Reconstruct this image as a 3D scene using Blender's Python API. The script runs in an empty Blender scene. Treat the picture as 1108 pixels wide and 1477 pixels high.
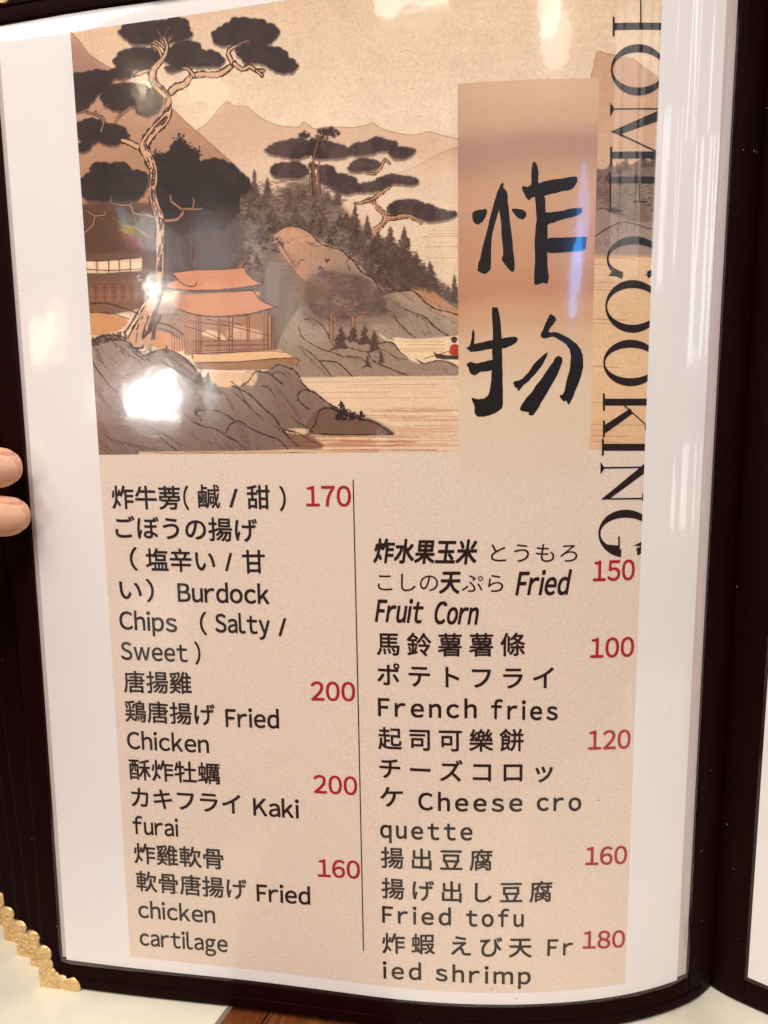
import bpy, bmesh, math, random
import numpy as np
from mathutils import Vector, Matrix
random.seed(7); rng = np.random.default_rng(7)
S = bpy.context.scene
COL = S.collection

# ------------------------------------------------------------ camera, world, lights, exposure
# menu frame, millimetres: X right, Y up, Z towards the reader; the page stands upright on the table
CAM = np.array([46.50872716, 33.36942836, 187.59349139])
R3 = np.array([0.1345449499026948, -0.19944544186578325, 0.003379199115826105])
def rod(r):
    a = np.linalg.norm(r); k = r/a
    K = np.array([[0,-k[2],k[1]],[k[2],0,-k[0]],[-k[1],k[0],0]])
    return np.eye(3)+math.sin(a)*K+(1-math.cos(a))*K@K
RC = rod(R3)                       # menu frame -> camera axes
FPX = 968.1592; IW, IH = 1108, 1477
HB = 158.6                         # height of the page centre above the table top
def W(p):                          # menu frame mm -> world metres
    p = np.asarray(p, float)
    return np.stack([p[...,0], -p[...,2], p[...,1]+HB], -1)*0.001
def Wdir(p): return np.array([p[0], -p[2], p[1]])
cam = bpy.data.cameras.new('camera'); co = bpy.data.objects.new('camera', cam); COL.objects.link(co)
cam.sensor_fit = 'VERTICAL'; cam.sensor_height = 36; cam.lens = 36*FPX/IH
cam.clip_start = 0.01; cam.clip_end = 50
ax = [Wdir(RC[i]) for i in range(3)]; cp = W(CAM)
co.matrix_world = Matrix([[ax[0][i], ax[1][i], ax[2][i], cp[i]] for i in range(3)] + [[0,0,0,1]])
S.camera = co
w = bpy.data.worlds.new('World'); S.world = w; w.use_nodes = True
bg = w.node_tree.nodes['Background']; bg.inputs[0].default_value = (1.0, 0.86, 0.76, 1); bg.inputs[1].default_value = 0.11
S.view_settings.view_transform = 'Standard'; S.view_settings.look = 'None'
S.view_settings.exposure = 0.0; S.view_settings.gamma = 1
def lamp(name, loc, target, sx, sy, power, col, shape='RECTANGLE'):
    l = bpy.data.lights.new(name, 'AREA'); l.shape = shape; l.size = sx; l.size_y = sy; l.energy = power; l.color = col
    o = bpy.data.objects.new(name, l); COL.objects.link(o); o.location = loc
    o.rotation_euler = (Vector(target)-Vector(loc)).to_track_quat('-Z', 'Y').to_euler()
    return o
lamp('overhead_area_lamp', (0.05, -0.75, 1.35), (0.0, 0, 0.15), 0.9, 0.55, 24.8, (1, .958, .91))
lamp('overhead_area_lamp', (-.81, -.64, 1.18), (-.05, 0, .25), .55, .40, 6.0, (1, .96, .9))  # added to mirror as a glare band along the sleeve's top edge
# lamps mirrored in the plastic: spots, a blue sign, unseen panels added for glare
def room_light(name, loc, sx, sy, rad, col, shape='RECTANGLE'):
    lamp(name, loc, (0, 0, .17), sx, sy, rad*math.pi*sx*sy, col, shape)
for _n, _l, _sx, _sy, _r, _c in (
    ('ceiling_spot', (-.69,-1.33,.30), .06, .09, 26, (1,.98,.95)), ('ceiling_spot', (-.715,-1.34,.29), .13, .12, 14, (1,.98,.95)), ('ceiling_spot', (-.81,-1.33,.26), .05, .045, 20, (1,.98,.93)),
    ('ceiling_spot', (-.76,-1.345,.285), .18, .085, 16, (1,.98,.95)), ('ceiling_spot', (-.755,-1.36,.28), .25, .16, 2.2, (1,.98,.95)),  # wide ellipses added to fill the glare and soften its edge
    ('ceiling_spot', (-.71,-1.32,.51), .04, .04, 45, (1,.98,.92)), ('ceiling_spot', (-.70,-1.33,.50), .09, .08, 7, (1,.98,.92)), ('ceiling_spot', (-.67,-1.35,.47), .12, .16, 1.6, (1,.98,.92)),
    ('ceiling_spot', (-.655,-1.22,.895), .035, .035, 16, (1,.86,.62)), ('ceiling_spot', (-.65,-1.23,.89), .085, .075, 4, (1,.80,.50)),
    ('ceiling_spot', (-.98,-1.19,.42), .06, .10, 7, (1,.72,.30)), ('ceiling_spot', (-.95,-1.21,.43), .09, .15, 3, (1,.62,.50)),
    ('ceiling_spot', (.52,-1.25,.98), .12, .14, 8, (1,.92,.82)), ('ceiling_spot', (.57,-1.27,.92), .18, .12, 5, (1,.92,.82)),
    ('blue_sign', (.80,-1.26,.60), .10, .22, 7, (.10,.35,1)), ('blue_sign', (.79,-1.28,.47), .07, .20, 13, (.02,.42,1)),
    ('neon_sign', (-.745,-1.27,.665), .07, .035, 5, (.05,.55,.9)), ('neon_sign', (-.745,-1.28,.638), .07, .03, 9, (1,.85,.02)), ('neon_sign', (-.74,-1.29,.612), .07, .03, 5, (.9,.05,.45)),  # coloured lamps added to imitate the rainbow flare on the film
    ('neon_sign', (-.46,-1.40,.53), .05, .05, 1.6, (.05,.22,.9)), ('neon_sign', (-.46,-1.41,.49), .055, .05, 2.0, (1,.45,.03)),  # blue and orange glints added in the same way
    ('added_glare_panel', (-.69,-1.30,.635), .04, .08, 8, (.95,1,1)), ('added_glare_panel', (-.65,-1.31,.60), .09, .09, 1.8, (.8,.9,1)),
    ('added_glare_panel', (-.535,-1.38,.50), .07, .26, 1.5, (.97,1,.88)), ('added_glare_panel', (-.51,-1.39,.42), .05, .14, 1.3, (.97,1,.80)), ('added_glare_panel', (-.585,-1.37,.51), .045, .10, 3.2, (1,.96,1)),  # unseen panels added for the milky veil over the landscape
    ('added_glare_panel', (-.24,-1.48,.15), .06, .05, 2.6, (1,.95,.88)), ('added_glare_panel', (-.60,-1.39,.29), .12, .10, .7, (.8,1,.75)), ('added_glare_panel', (.10,-1.45,.58), .05, .55, 1.0, (1,.96,.9)),
    ('added_streak_panel', (1.04,-1.04,.70), .16, .50, 2.6, (1,.96,.88))):  # unseen panel added for a pale strip over the heading letters
    room_light(_n, _l, _sx, _sy, _r, _c, 'ELLIPSE' if 'spot' in _n or 'sign' in _n else 'RECTANGLE')
room_light('ceiling_tube', (-.05,-1.32,1.02), .36, .05, 13, (1,.94,.85))
room_light('added_streak_panel', (1.35,-.68,.88), .07, .30, 7.0, (.9,.94,1))  # tall unseen panels added for vertical streaks in the curved sleeve
room_light('added_streak_panel', (1.22,-.86,.60), .05, .34, 7.0, (.75,.85,1))
room_light('added_streak_panel', (1.46,-.52,.50), .10, .45, 7.0, (.86,.9,1))
room_light('added_streak_panel', (1.47,-.50,.0), .12, .20, 5.0, (1,.97,.92))

# ------------------------------------------------------------ page model
SS = np.arange(-60, 340.01, .5); CR = 224.0
_t = np.interp(SS, list(np.linspace(0,210,9))+[CR], [0.00452,-0.02499,-0.03791,-0.0048,0.0017,-0.09496,-0.19178,-0.33314,-0.56021,-0.9])
_k = np.hanning(41); _k /= _k.sum(); _t = np.convolve(np.pad(_t,20,'edge'), _k, 'valid')
_t = np.where(SS > CR, np.interp(SS, [CR,CR+8,CR+30,CR+100], [.8,.5,.3,.2]), _t)
_x = np.concatenate([[0], np.cumsum(np.cos((_t[1:]+_t[:-1])/2)*.5)]); _z = np.concatenate([[0], np.cumsum(np.sin((_t[1:]+_t[:-1])/2)*.5)])
_i = int(np.argmin(abs(SS-105))); _x -= _x[_i]; _z -= _z[_i]
def page(s, v, off=0.0):
    """page millimetres (s right, v down) at height off above the paper -> menu frame"""
    s = np.asarray(s, float); v = np.asarray(v, float)
    th = np.interp(s, SS, _t); vv = (v-148.5)/148.5; u = np.clip((s-105)/105, -2, 1.13)
    X = np.interp(s, SS, _x)-np.sin(th)*off
    Z = np.interp(s, SS, _z)+np.cos(th)*off - 2.65535*vv*u + 0.69341*vv*vv
    return np.stack([X+0*v, -(v-148.5)+0*s, Z], -1)
def proj(p):
    c = (np.asarray(p)-CAM)@RC.T
    return np.stack([IW/2+FPX*c[...,0]/-c[...,2], IH/2-FPX*c[...,1]/-c[...,2]], -1)
def inv(pts):
    """points measured on the print, straightened into page millimetres"""
    pts = np.asarray(pts, float).reshape(-1,2); s = np.full(len(pts), 105.); v = np.full(len(pts), 148.)
    for _ in range(14):
        q = proj(page(s,v)); e = .05; a = (proj(page(s+e,v))-q)/e; b = (proj(page(s,v+e))-q)/e
        r = pts-q; det = a[:,0]*b[:,1]-a[:,1]*b[:,0]
        s = np.clip(s+np.clip((r[:,0]*b[:,1]-r[:,1]*b[:,0])/det,-60,60), -55, 223.5); v = v+np.clip((a[:,0]*r[:,1]-a[:,1]*r[:,0])/det,-80,80)
    return s, v
_gx = np.arange(-16, 1137, 8.); _gy = np.arange(-80, 1520, 8.)
_S, _V = inv(np.stack(np.meshgrid(_gx,_gy), -1)); _S = _S.reshape(len(_gy),-1); _V = _V.reshape(len(_gy),-1)
def P(pts):
    """straightened page coordinates by table lookup"""
    p = np.asarray(pts, float).reshape(-1,2)
    fx = np.clip((p[:,0]+16)/8, 0, len(_gx)-1.001); fy = np.clip((p[:,1]+80)/8, 0, len(_gy)-1.001)
    i = fx.astype(int); j = fy.astype(int); fx = fx-i; fy = fy-j
    def L(A): return (A[j,i]*(1-fx)+A[j,i+1]*fx)*(1-fy)+(A[j+1,i]*(1-fx)+A[j+1,i+1]*fx)*fy
    return np.stack([L(_S), L(_V)], -1)
def on_table(px, py, z=0.0):
    d = np.array([(px-IW/2)/FPX, -(py-IH/2)/FPX, -1.])@RC
    k = (z-HB-CAM[1])/d[1]; return CAM+d*k

# ------------------------------------------------------------ materials
def lin(c):
    c = np.asarray(c, float)/255.; return np.where(c <= .04045, c/12.92, ((c+.055)/1.055)**2.4)
def rgb(c, k=1.0): return tuple(float(x) for x in np.clip(lin(c)*k, 0, 1))+(1,)
class M:
    def __init__(s, name):
        s.m = bpy.data.materials.new(name); s.m.use_nodes = True; s.n = s.m.node_tree.nodes; s.l = s.m.node_tree.links
        s.b = s.n['Principled BSDF']
    def node(s, t, **kw):
        x = s.n.new(t)
        for k, v in kw.items():
            if k.startswith('_'): setattr(x, k[1:], v)
            else:
                key = k.replace('__', ' ')
                x.inputs[int(key[1:]) if key[0] == 'i' and key[1:].isdigit() else key].default_value = v
        return x
    def ramp(s, fac, stops, interp='LINEAR'):
        r = s.n.new('ShaderNodeValToRGB'); r.color_ramp.interpolation = interp; e = r.color_ramp.elements
        while len(e) < len(stops): e.new(.5)
        for el, (p, c) in zip(e, stops): el.position = p; el.color = c
        s.l.new(fac, r.inputs[0]); return r.outputs[0]
    def mix(s, f, a, b, blend='MIX'):
        x = s.n.new('ShaderNodeMix'); x.data_type = 'RGBA'; x.blend_type = blend
        for sock, v in ((x.inputs[0], f), (x.inputs[6], a), (x.inputs[7], b)):
            if hasattr(v, 'is_output'): s.l.new(v, sock)
            else: sock.default_value = v
        return x.outputs[2]
    def base(s, c, rough=.5, spec=.5):
        if hasattr(c, 'is_output'): s.l.new(c, s.b.inputs['Base Color'])
        else: s.b.inputs['Base Color'].default_value = c
        s.b.inputs['Roughness'].default_value = rough; s.b.inputs['Specular IOR Level'].default_value = spec
    def noise(s, scale, detail=3, rough=.55, coord='Object', vec=None, dist=0):
        x = s.n.new('ShaderNodeTexNoise'); x.inputs['Scale'].default_value = scale; x.inputs['Detail'].default_value = detail
        x.inputs['Roughness'].default_value = rough; x.inputs['Distortion'].default_value = dist
        s.l.new(vec if vec is not None else s.coord(coord), x.inputs['Vector']); return x.outputs['Fac']
    def coord(s, c='Object'):
        x = s.n.get('tc') or s.n.new('ShaderNodeTexCoord'); x.name = 'tc'; return x.outputs[c]
    def bump(s, h, dist=.001, strength=1.0):
        x = s.n.new('ShaderNodeBump'); x.inputs['Strength'].default_value = strength; x.inputs['Distance'].default_value = dist
        s.l.new(h, x.inputs['Height']); s.l.new(x.outputs[0], s.b.inputs['Normal'])
def specks(m, col, scale, thr, dark):
    v = m.node('ShaderNodeTexVoronoi', Scale=scale); m.l.new(m.coord('Object'), v.inputs['Vector'])
    n = m.noise(scale*.35, 1)
    a = m.ramp(v.outputs['Distance'], [(thr, (1,1,1,1)), (thr*1.5, (0,0,0,1))])
    b = m.ramp(n, [(.60, (0,0,0,1)), (.64, (1,1,1,1))])
    return m.mix(m.mix(1.0, a, b, 'MULTIPLY'), col, dark)
def mat_paper():
    m = M('white_paper'); c = m.mix(m.noise(60, 2), rgb((231,224,221)), rgb((225,219,217)))
    m.base(specks(m, c, 160, .035, rgb((90,80,75))), .6, .25); return m.m
def mat_backing():
    m = M('grey_backing_paper'); m.base(rgb((196,180,176)), .6, .2); return m.m
def sand(m):
    f = m.ramp(m.noise(2600, 3, .7), [(.34, rgb((207,184,167))), (.5, rgb((222,201,184))), (.68, rgb((235,216,200)))])
    c = m.mix(m.noise(18, 3), f, rgb((217,193,174)), 'MIX')
    mm = m.n[-1]
    x = m.node('ShaderNodeMath', _operation='MULTIPLY', i1=.22); m.l.new(m.noise(18, 3), x.inputs[0]); m.l.new(x.outputs[0], mm.inputs[0])
    return c
def mat_block():
    m = M('sand_grain_print'); c = sand(m)
    m.base(specks(m, c, 170, .035, rgb((80,60,50))), .6, .25); return m.m
def mat_ink(name, c, r=.5):
    m = M(name); m.base(rgb(c), r, .3); return m.m
def mat_leather():
    m = M('black_maroon_leather')
    n1 = m.noise(900, 3, .6); n2 = m.noise(60, 2)
    c = m.mix(n2, (0.0095,.0008,.0008,1), (0.0055,.0005,.0005,1))
    m.base(specks(m, c, 230, .05, (.20,.16,.14,1)), .55, .04); m.bump(n1, .00022, .6); return m.m
def mat_leaf_tape():
    m = M('smooth_black_tape')
    n2 = m.noise(80, 2)
    m.base(specks(m, m.mix(n2, (.0085,.0007,.0007,1), (.005,.0005,.0005,1)), 260, .045, (.22,.18,.15,1)), .45, .05)
    m.bump(m.noise(700, 3, .6), .0002, .5); return m.m
def mat_brass():
    m = M('stamped_gold_metal'); c = m.mix(m.noise(260, 3), rgb((236,204,150)), rgb((206,164,106)))
    m.base(c, .38, .5); m.b.inputs['Metallic'].default_value = .55
    v = m.node('ShaderNodeTexWave', _wave_type='RINGS', Scale=160, Distortion=9, Detail=3); m.l.new(m.coord('Object'), v.inputs['Vector'])
    x = m.node('ShaderNodeMath', _operation='ADD'); m.l.new(v.outputs['Fac'], x.inputs[0]); m.l.new(m.noise(1600, 2), x.inputs[1])
    m.bump(x.outputs[0], .0003, .5); return m.m
def mat_sleeve():
    m = M('clear_plastic_film'); n, l = m.n, m.l; n.remove(m.b)
    out = n['Material Output']
    tr = m.node('ShaderNodeBsdfTransparent', Color=(.985,.975,.965,1)); gl = m.node('ShaderNodeBsdfGlossy', Roughness=.045, Color=(1,1,1,1)); gw = m.node('ShaderNodeBsdfGlossy', Roughness=.13, Color=(1,1,1,1)); gm = m.node('ShaderNodeMixShader', i0=.55)
    bp = n.new('ShaderNodeBump'); bp.inputs['Strength'].default_value = .35; bp.inputs['Distance'].default_value = .00012
    l.new(m.noise(120, 3, .5), bp.inputs['Height']); l.new(bp.outputs[0], gl.inputs['Normal'])
    lw = m.node('ShaderNodeLayerWeight', Blend=.5); pw_ = m.node('ShaderNodeMath', _operation='POWER', i1=4.5); l.new(lw.outputs['Facing'], pw_.inputs[0])
    mu = m.node('ShaderNodeMath', _operation='MULTIPLY_ADD', i1=.85, i2=.045); mu.use_clamp = True; l.new(pw_.outputs[0], mu.inputs[0])
    mx = n.new('ShaderNodeMixShader'); l.new(mu.outputs[0], mx.inputs[0]); l.new(tr.outputs[0], mx.inputs[1]); l.new(gl.outputs[0], mx.inputs[2])
    l.new(mx.outputs[0], out.inputs[0]); l.new(bp.outputs[0], gw.inputs['Normal']); l.new(gl.outputs[0], gm.inputs[1]); l.new(gw.outputs[0], gm.inputs[2]); l.new(gm.outputs[0], mx.inputs[2]); return m.m
def mat_marble():
    m = M('cream_marble_laminate')
    n = m.noise(9, 6, .6, dist=1.2); c = m.ramp(n, [(.3, rgb((170,158,138))), (.45, rgb((206,196,176))), (.6, rgb((216,207,186))), (.75, rgb((198,184,156)))])
    m.base(c, .16, .5); return m.m
def mat_wood():
    m = M('dark_wood_grain'); mp = m.n.new('ShaderNodeMapping'); m.l.new(m.coord('Object'), mp.inputs[0]); mp.inputs['Scale'].default_value = (28, 2.6, 10)
    n = m.noise(5, 6, .65, vec=mp.outputs[0], dist=.8)
    m.base(m.ramp(n, [(.3, rgb((46,18,8))), (.5, rgb((104,54,24))), (.7, rgb((140,82,42)))]), .35, .4); m.bump(n, .0006, .4); return m.m
def mat_skin():
    m = M('warm_skin'); c = m.mix(m.noise(120, 4), rgb((230,176,146)), rgb((206,146,112)))
    m.base(c, .42, .4); m.b.inputs['Subsurface Weight'].default_value = .12; m.b.inputs['Subsurface Radius'].default_value = (.004,.0015,.0008)
    m.b.inputs['Subsurface Scale'].default_value = 1.0
    v = m.node('ShaderNodeTexVoronoi', Scale=900); m.l.new(m.coord('Object'), v.inputs['Vector']); m.bump(v.outputs['Distance'], .0002, .35); return m.m
def mat_nail():
    m = M('pink_fingernail'); c = m.mix(m.noise(90, 2), rgb((226,176,146)), rgb((218,158,128)))
    m.base(c, .28, .5); m.b.inputs['Subsurface Weight'].default_value = .1; m.b.inputs['Subsurface Radius'].default_value = (.003,.001,.0006); m.b.inputs['Subsurface Scale'].default_value = 1.0
    return m.m
MT = dict(paper=mat_paper(), backing=mat_backing(), block=mat_block(), ink=mat_ink('dark_brown_ink', (30,8,8)), brush=mat_ink('brush_ink', (16,3,4)),
          red=mat_ink('red_ink', (165,24,26)), leather=mat_leather(), tape=mat_leaf_tape(), brass=mat_brass(), sleeve=mat_sleeve(),
          marble=mat_marble(), wood=mat_wood(), skin=mat_skin(), nail=mat_nail())

# ------------------------------------------------------------ object helpers
def link(name, me, mat, parent=None, smooth=False):
    o = bpy.data.objects.new(name, me); COL.objects.link(o)
    if mat: me.materials.append(mat)
    if parent: o.parent = parent
    if smooth: me.polygons.foreach_set('use_smooth', [True]*len(me.polygons))
    return o
def empty(name, loc=(0,0,0)):
    o = bpy.data.objects.new(name, None); o.empty_display_size = .02; COL.objects.link(o); o.location = loc; return o
def tag(o, label=None, cat=None, group=None, kind=None):
    for k, v in (('label',label),('category',cat),('group',group),('kind',kind)):
        if v: o[k] = v
    return o
def mesh(name, verts, faces, uv=None):
    me = bpy.data.meshes.new(name); me.from_pydata([tuple(map(float,v)) for v in verts], [], [tuple(map(int,f)) for f in faces])
    if uv is not None:
        l = me.uv_layers.new(name='UVMap'); idx = np.empty(len(me.loops), np.int32); me.loops.foreach_get('vertex_index', idx)
        l.data.foreach_set('uv', np.asarray(uv, np.float32)[idx].ravel())
    me.update(); return me
def sheet_mesh(name, s0, s1, v0, v1, off, step=1.5, uv=True, warp=None):
    """single-sided sheet that follows the page (thin print or paper)"""
    ns = max(2, int(abs(s1-s0)/step)+1); nv = max(2, int(abs(v1-v0)/(step*2))+1)
    a, b = np.meshgrid(np.linspace(s0,s1,ns), np.linspace(v0,v1,nv))
    o = off if warp is None else off+warp(a,b)
    Vt = W(page(a,b,o)).reshape(-1,3)
    f = [(j*ns+i, (j+1)*ns+i, (j+1)*ns+i+1, j*ns+i+1) for j in range(nv-1) for i in range(ns-1)]
    return mesh(name, Vt, f, np.stack([(a-s0)/(s1-s0), 1-(b-v0)/(v1-v0)], -1).reshape(-1,2) if uv else None)
def slab_mesh(name, s0, s1, v0, v1, o0, o1, step=2.0, r=.5, move=None):
    """solid strip following the page from height o0 to o1 with rounded rims"""
    ns = max(2, int((s1-s0)/step)+2); nv = max(2, int((v1-v0)/(step*2.5))+2)
    ps = np.concatenate([[0,r*.3], np.linspace(r,s1-s0-r,ns), [s1-s0-r*.3,s1-s0]])+s0
    pv = np.concatenate([[0,r*.3], np.linspace(r,v1-v0-r,nv), [v1-v0-r*.3,v1-v0]])+v0
    a, b = np.meshgrid(ps, pv); A = len(ps); B = len(pv)
    d = np.minimum(np.minimum(a-s0,s1-a), np.minimum(b-v0,v1-b)); k = np.clip(1-d/r,0,1); k = 1-np.sqrt(np.clip(1-k*k,0,1))
    top = page(a,b,o1-k*min(r,(o1-o0)*.45)); bot = page(a,b,o0+k*min(r,(o1-o0)*.45))
    if move: top = move(top); bot = move(bot)
    V = np.concatenate([W(top).reshape(-1,3), W(bot).reshape(-1,3)]); n = A*B; f = []
    for j in range(B-1):
        for i in range(A-1):
            q = (j*A+i, (j+1)*A+i, (j+1)*A+i+1, j*A+i+1); f.append(q); f.append(tuple(n+x for x in q[::-1]))
    rim = [(0,i) for i in range(A)]+[(j,A-1) for j in range(1,B)]+[(B-1,i) for i in range(A-2,-1,-1)]+[(j,0) for j in range(B-2,0,-1)]
    for x, y in zip(rim, rim[1:]+rim[:1]):
        p, q = x[0]*A+x[1], y[0]*A+y[1]; f.append((p,q,q+n,p+n))
    return mesh(name, V, f)
def bm_cut_map(bm, off, name, cuts=2.5, clip_right=None):
    """flat drawing in page mm (x=s, y=-v) -> cut into strips and laid on the curved page"""
    if clip_right is not None:
        bmesh.ops.bisect_plane(bm, geom=bm.verts[:]+bm.edges[:]+bm.faces[:], plane_co=(clip_right,0,0), plane_no=(1,0,0), clear_outer=True)
    if not bm.verts: return None
    xs = [v.co.x for v in bm.verts]; x = math.floor(min(xs)/cuts)*cuts+cuts
    while x < max(xs):
        bmesh.ops.bisect_plane(bm, geom=bm.verts[:]+bm.edges[:]+bm.faces[:], plane_co=(x,0,0), plane_no=(1,0,0)); x += cuts
    me = bpy.data.meshes.new(name); bm.to_mesh(me); bm.free()
    c = np.empty(len(me.vertices)*3, np.float32); me.vertices.foreach_get('co', c); c = c.reshape(-1,3)
    q = W(page(c[:,0], -c[:,1], off+c[:,2])); me.vertices.foreach_set('co', q.astype(np.float32).ravel()); me.update(); return me

# ------------------------------------------------------------ table
table = empty('table'); tag(table, 'dark brown wooden tabletop under the cream mats and the standing menu', 'table')
e0 = on_table(333,1447); e1 = on_table(311,1477)         # right rim of the left mat
d = (e1-e0); d /= np.linalg.norm(d)                        # rim direction in menu frame (x, -, z)
ang = math.atan2(-d[2], d[0])
pw = 62.0
nrm = np.array([-d[2], 0, d[0]]); nrm *= np.sign(nrm[0])
def wbox(name, c, L, Wd, z0, z1, mat, parent=None, bev=.0008):
    """board: c = centre in menu frame, L along the rim direction, Wd across; heights in mm above the table"""
    bm = bmesh.new(); bmesh.ops.create_cube(bm, size=1)
    for v in bm.verts:
        p = c+d*v.co.x*L+nrm*v.co.y*Wd; z = z0 if v.co.z < 0 else z1
        v.co = Vector((p[0]*.001, -p[2]*.001, z*.001))
    bmesh.ops.bevel(bm, geom=bm.edges[:], offset=bev, segments=3, affect='EDGES')
    me = bpy.data.meshes.new(name); bm.to_mesh(me); bm.free(); o = link(name, me, mat, parent)
    return o
o0 = e0.copy(); o0[1] = 0
for i in range(-7, 9):
    wbox('plank', o0+nrm*(i*pw-18), 1400, pw-.8, -24, -2.2, MT['wood'], table)
def mat_thing(c, L, Wd, label):
    o = wbox('table_mat', c, L, Wd, -2.0, 0.0, MT['marble'], None, .0006); tag(o, label, 'table mat', 'cream mats on the table')
mat_thing(o0-nrm*190-d*70, 330, 380, 'glossy cream marble-patterned mat under the gold corners at the lower left')
g = on_table(575,1477); g[1] = 0
gn = float(np.dot(g-o0, nrm)); mat_thing(o0+nrm*(gn+190)-d*70, 330, 380, 'glossy cream marble-patterned mat under the menu spine at the lower right')

# ------------------------------------------------------------ menu folder
folder = empty('menu_folder', (0,0,0)); tag(folder, 'open black leather menu book standing upright with clear plastic leaves and gold corners', 'menu')
LS, LE, TV, BV = -9.0, 223.4, -11.2, 306.6         # leaf extents in page mm
def guard_mesh(name, corner, sx, sy, k=1.0, top=.75):
    """scalloped stamped corner plate; corner in page mm, sx/sy = direction into the leaf"""
    cen = [(11.0,1.7,2.6),(7.4,2.3,2.3),(4.6,3.2,2.3),(3.2,4.6,2.3),(2.3,7.4,2.3),(1.7,11.0,2.6)]
    n = 150; H = 26
    pts = []
    for i in range(n):
        a = -.02+ (math.pi/2+.04)*i/(n-1); best = .5
        dx, dy = math.cos(a), math.sin(a)
        for cx, cy, rr in cen:
            b = dx*cx+dy*cy; disc = b*b-(cx*cx+cy*cy-rr*rr)
            if disc > 0: best = max(best, b+math.sqrt(disc))
        pts.append((max(0,dx*best), max(0,dy*best)))
    V = []; F = []
    for j in range(H+1):
        t = j/H
        for (x, y) in pts:
            X = x*t; Y = y*t
            rim = 1-max(0, (t-.93)/.07)**2*.75
            q = min(range(6), key=lambda m: (X-cen[m][0])**2+(Y-cen[m][1])**2-cen[m][2]**2); cx, cy, rr = cen[q]
            rad = math.hypot(X-cx, Y-cy)/rr; th = math.atan2(Y-cy, X-cx)
            rel = -.34*math.exp(-((rad-.80)/.07)**2)-.32*math.exp(-((rad-.45)/.08)**2)*(math.sin(th*3+q) > -.6)-.26*(max(0,math.cos(th*6+q))**6)*(.5 < rad < .75)
            if rad > 1: rel = -.32*max(0,math.sin((X-Y)*2.6))**4-.3*math.exp(-((X+Y-5.2)/.25)**2)
            dom = .16*(1-min(1,rad*rad))
            V.append((k*(X-.55), k*(Y-.55), top*rim+(rel+dom)*min(1,(1-t)*14)*min(1,t*5)))
    for j in range(H):
        for i in range(n-1):
            a = j*n+i; F.append((a,a+1,a+n+1,a+n))
    m0 = len(V)
    for (x, y) in pts: V.append((k*(x-.55), k*(y-.55), -.3))
    for i in range(n-1): F.append((H*n+i, H*n+i+1, m0+i+1, m0+i))
    def wall(side):
        b = len(V); L = 13.3*k
        for q in range(21):
            t = L*q/20
            for z in (top, -2.0): V.append((t-.55*k, -.55*k, z) if side else (-.55*k, t-.55*k, z))
        for q in range(20): F.append((b+2*q, b+2*q+2, b+2*q+3, b+2*q+1))
    wall(0); wall(1)
    return np.array(V), F
def place_guard(name, corner, sx, sy, parent, move=None, label=None, base=.9, k=1.0):
    V, F = guard_mesh(name, corner, sx, sy, k)
    s = corner[0]+sx*V[:,0]; v = corner[1]+sy*V[:,1]
    p = page(s, v, V[:,2]+base)
    if move: p = move(p)
    me = mesh(name, W(p), F)
    bm = bmesh.new(); bm.from_mesh(me); bmesh.ops.recalc_face_normals(bm, faces=bm.faces); bm.to_mesh(me); bm.free()
    o = link(name, me, MT['brass'], parent, True)
    if label: o['label'] = label
    return o
def tapes(parent, s0, s1, v0, v1, wl, wr, wt, wb, o0, o1, mat, move=None, name='edge_tape'):
    link(name, slab_mesh(name, s0, s0+wl, v0, v1, o0, o1, 1.5, .6, move), mat, parent, True)
    link(name, slab_mesh(name, s1-wr, s1, v0, v1, o0, o1, 1.5, .6, move), mat, parent, True)
    link(name, slab_mesh(name, s0+wl-.3, s1-wr+.3, v0+.02, v0+wt, o0+.02, o1-.03, 2.0, .6, move), mat, parent, True)
    link(name, slab_mesh(name, s0+wl-.3, s1-wr+.3, v1-wb, v1-.02, o0+.02, o1-.03, 2.0, .6, move), mat, parent, True)
# front leaf
leaf = link('leaf', slab_mesh('leaf', LS+1, LE-1, TV+1, BV-1, -1.6, -.55), MT['leather'], folder)
leaf['label'] = 'front leaf holding the fried dishes page'
tapes(leaf, LS, LE, TV, BV, 7.3, 12.6, 9.4, 9.2, -1.9, .95, MT['leather'])
# raised hem along the outer rim of the tape, as folded leather
for (a,b,c_,d_) in ((LS+7,LE-6,BV-4.2,BV-.7),(LS+7,LE-6,TV+.6,TV+5.2)):
    link('edge_hem', slab_mesh('edge_hem', a, b, c_, d_, .85, 1.25, 2.0, .5), MT['leather'], leaf, True)
link('edge_hem', slab_mesh('edge_hem', LE-10.8, LE-10.3, TV+8, BV-6, .8, 1.05, 2.0, .2), MT['tape'], leaf, True)
place_guard('corner_guard', (LS, BV), 1, -1, leaf, base=.95, k=1.13)
place_guard('corner_guard', (LS, TV), 1, 1, leaf, base=.95, k=1.22)
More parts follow.
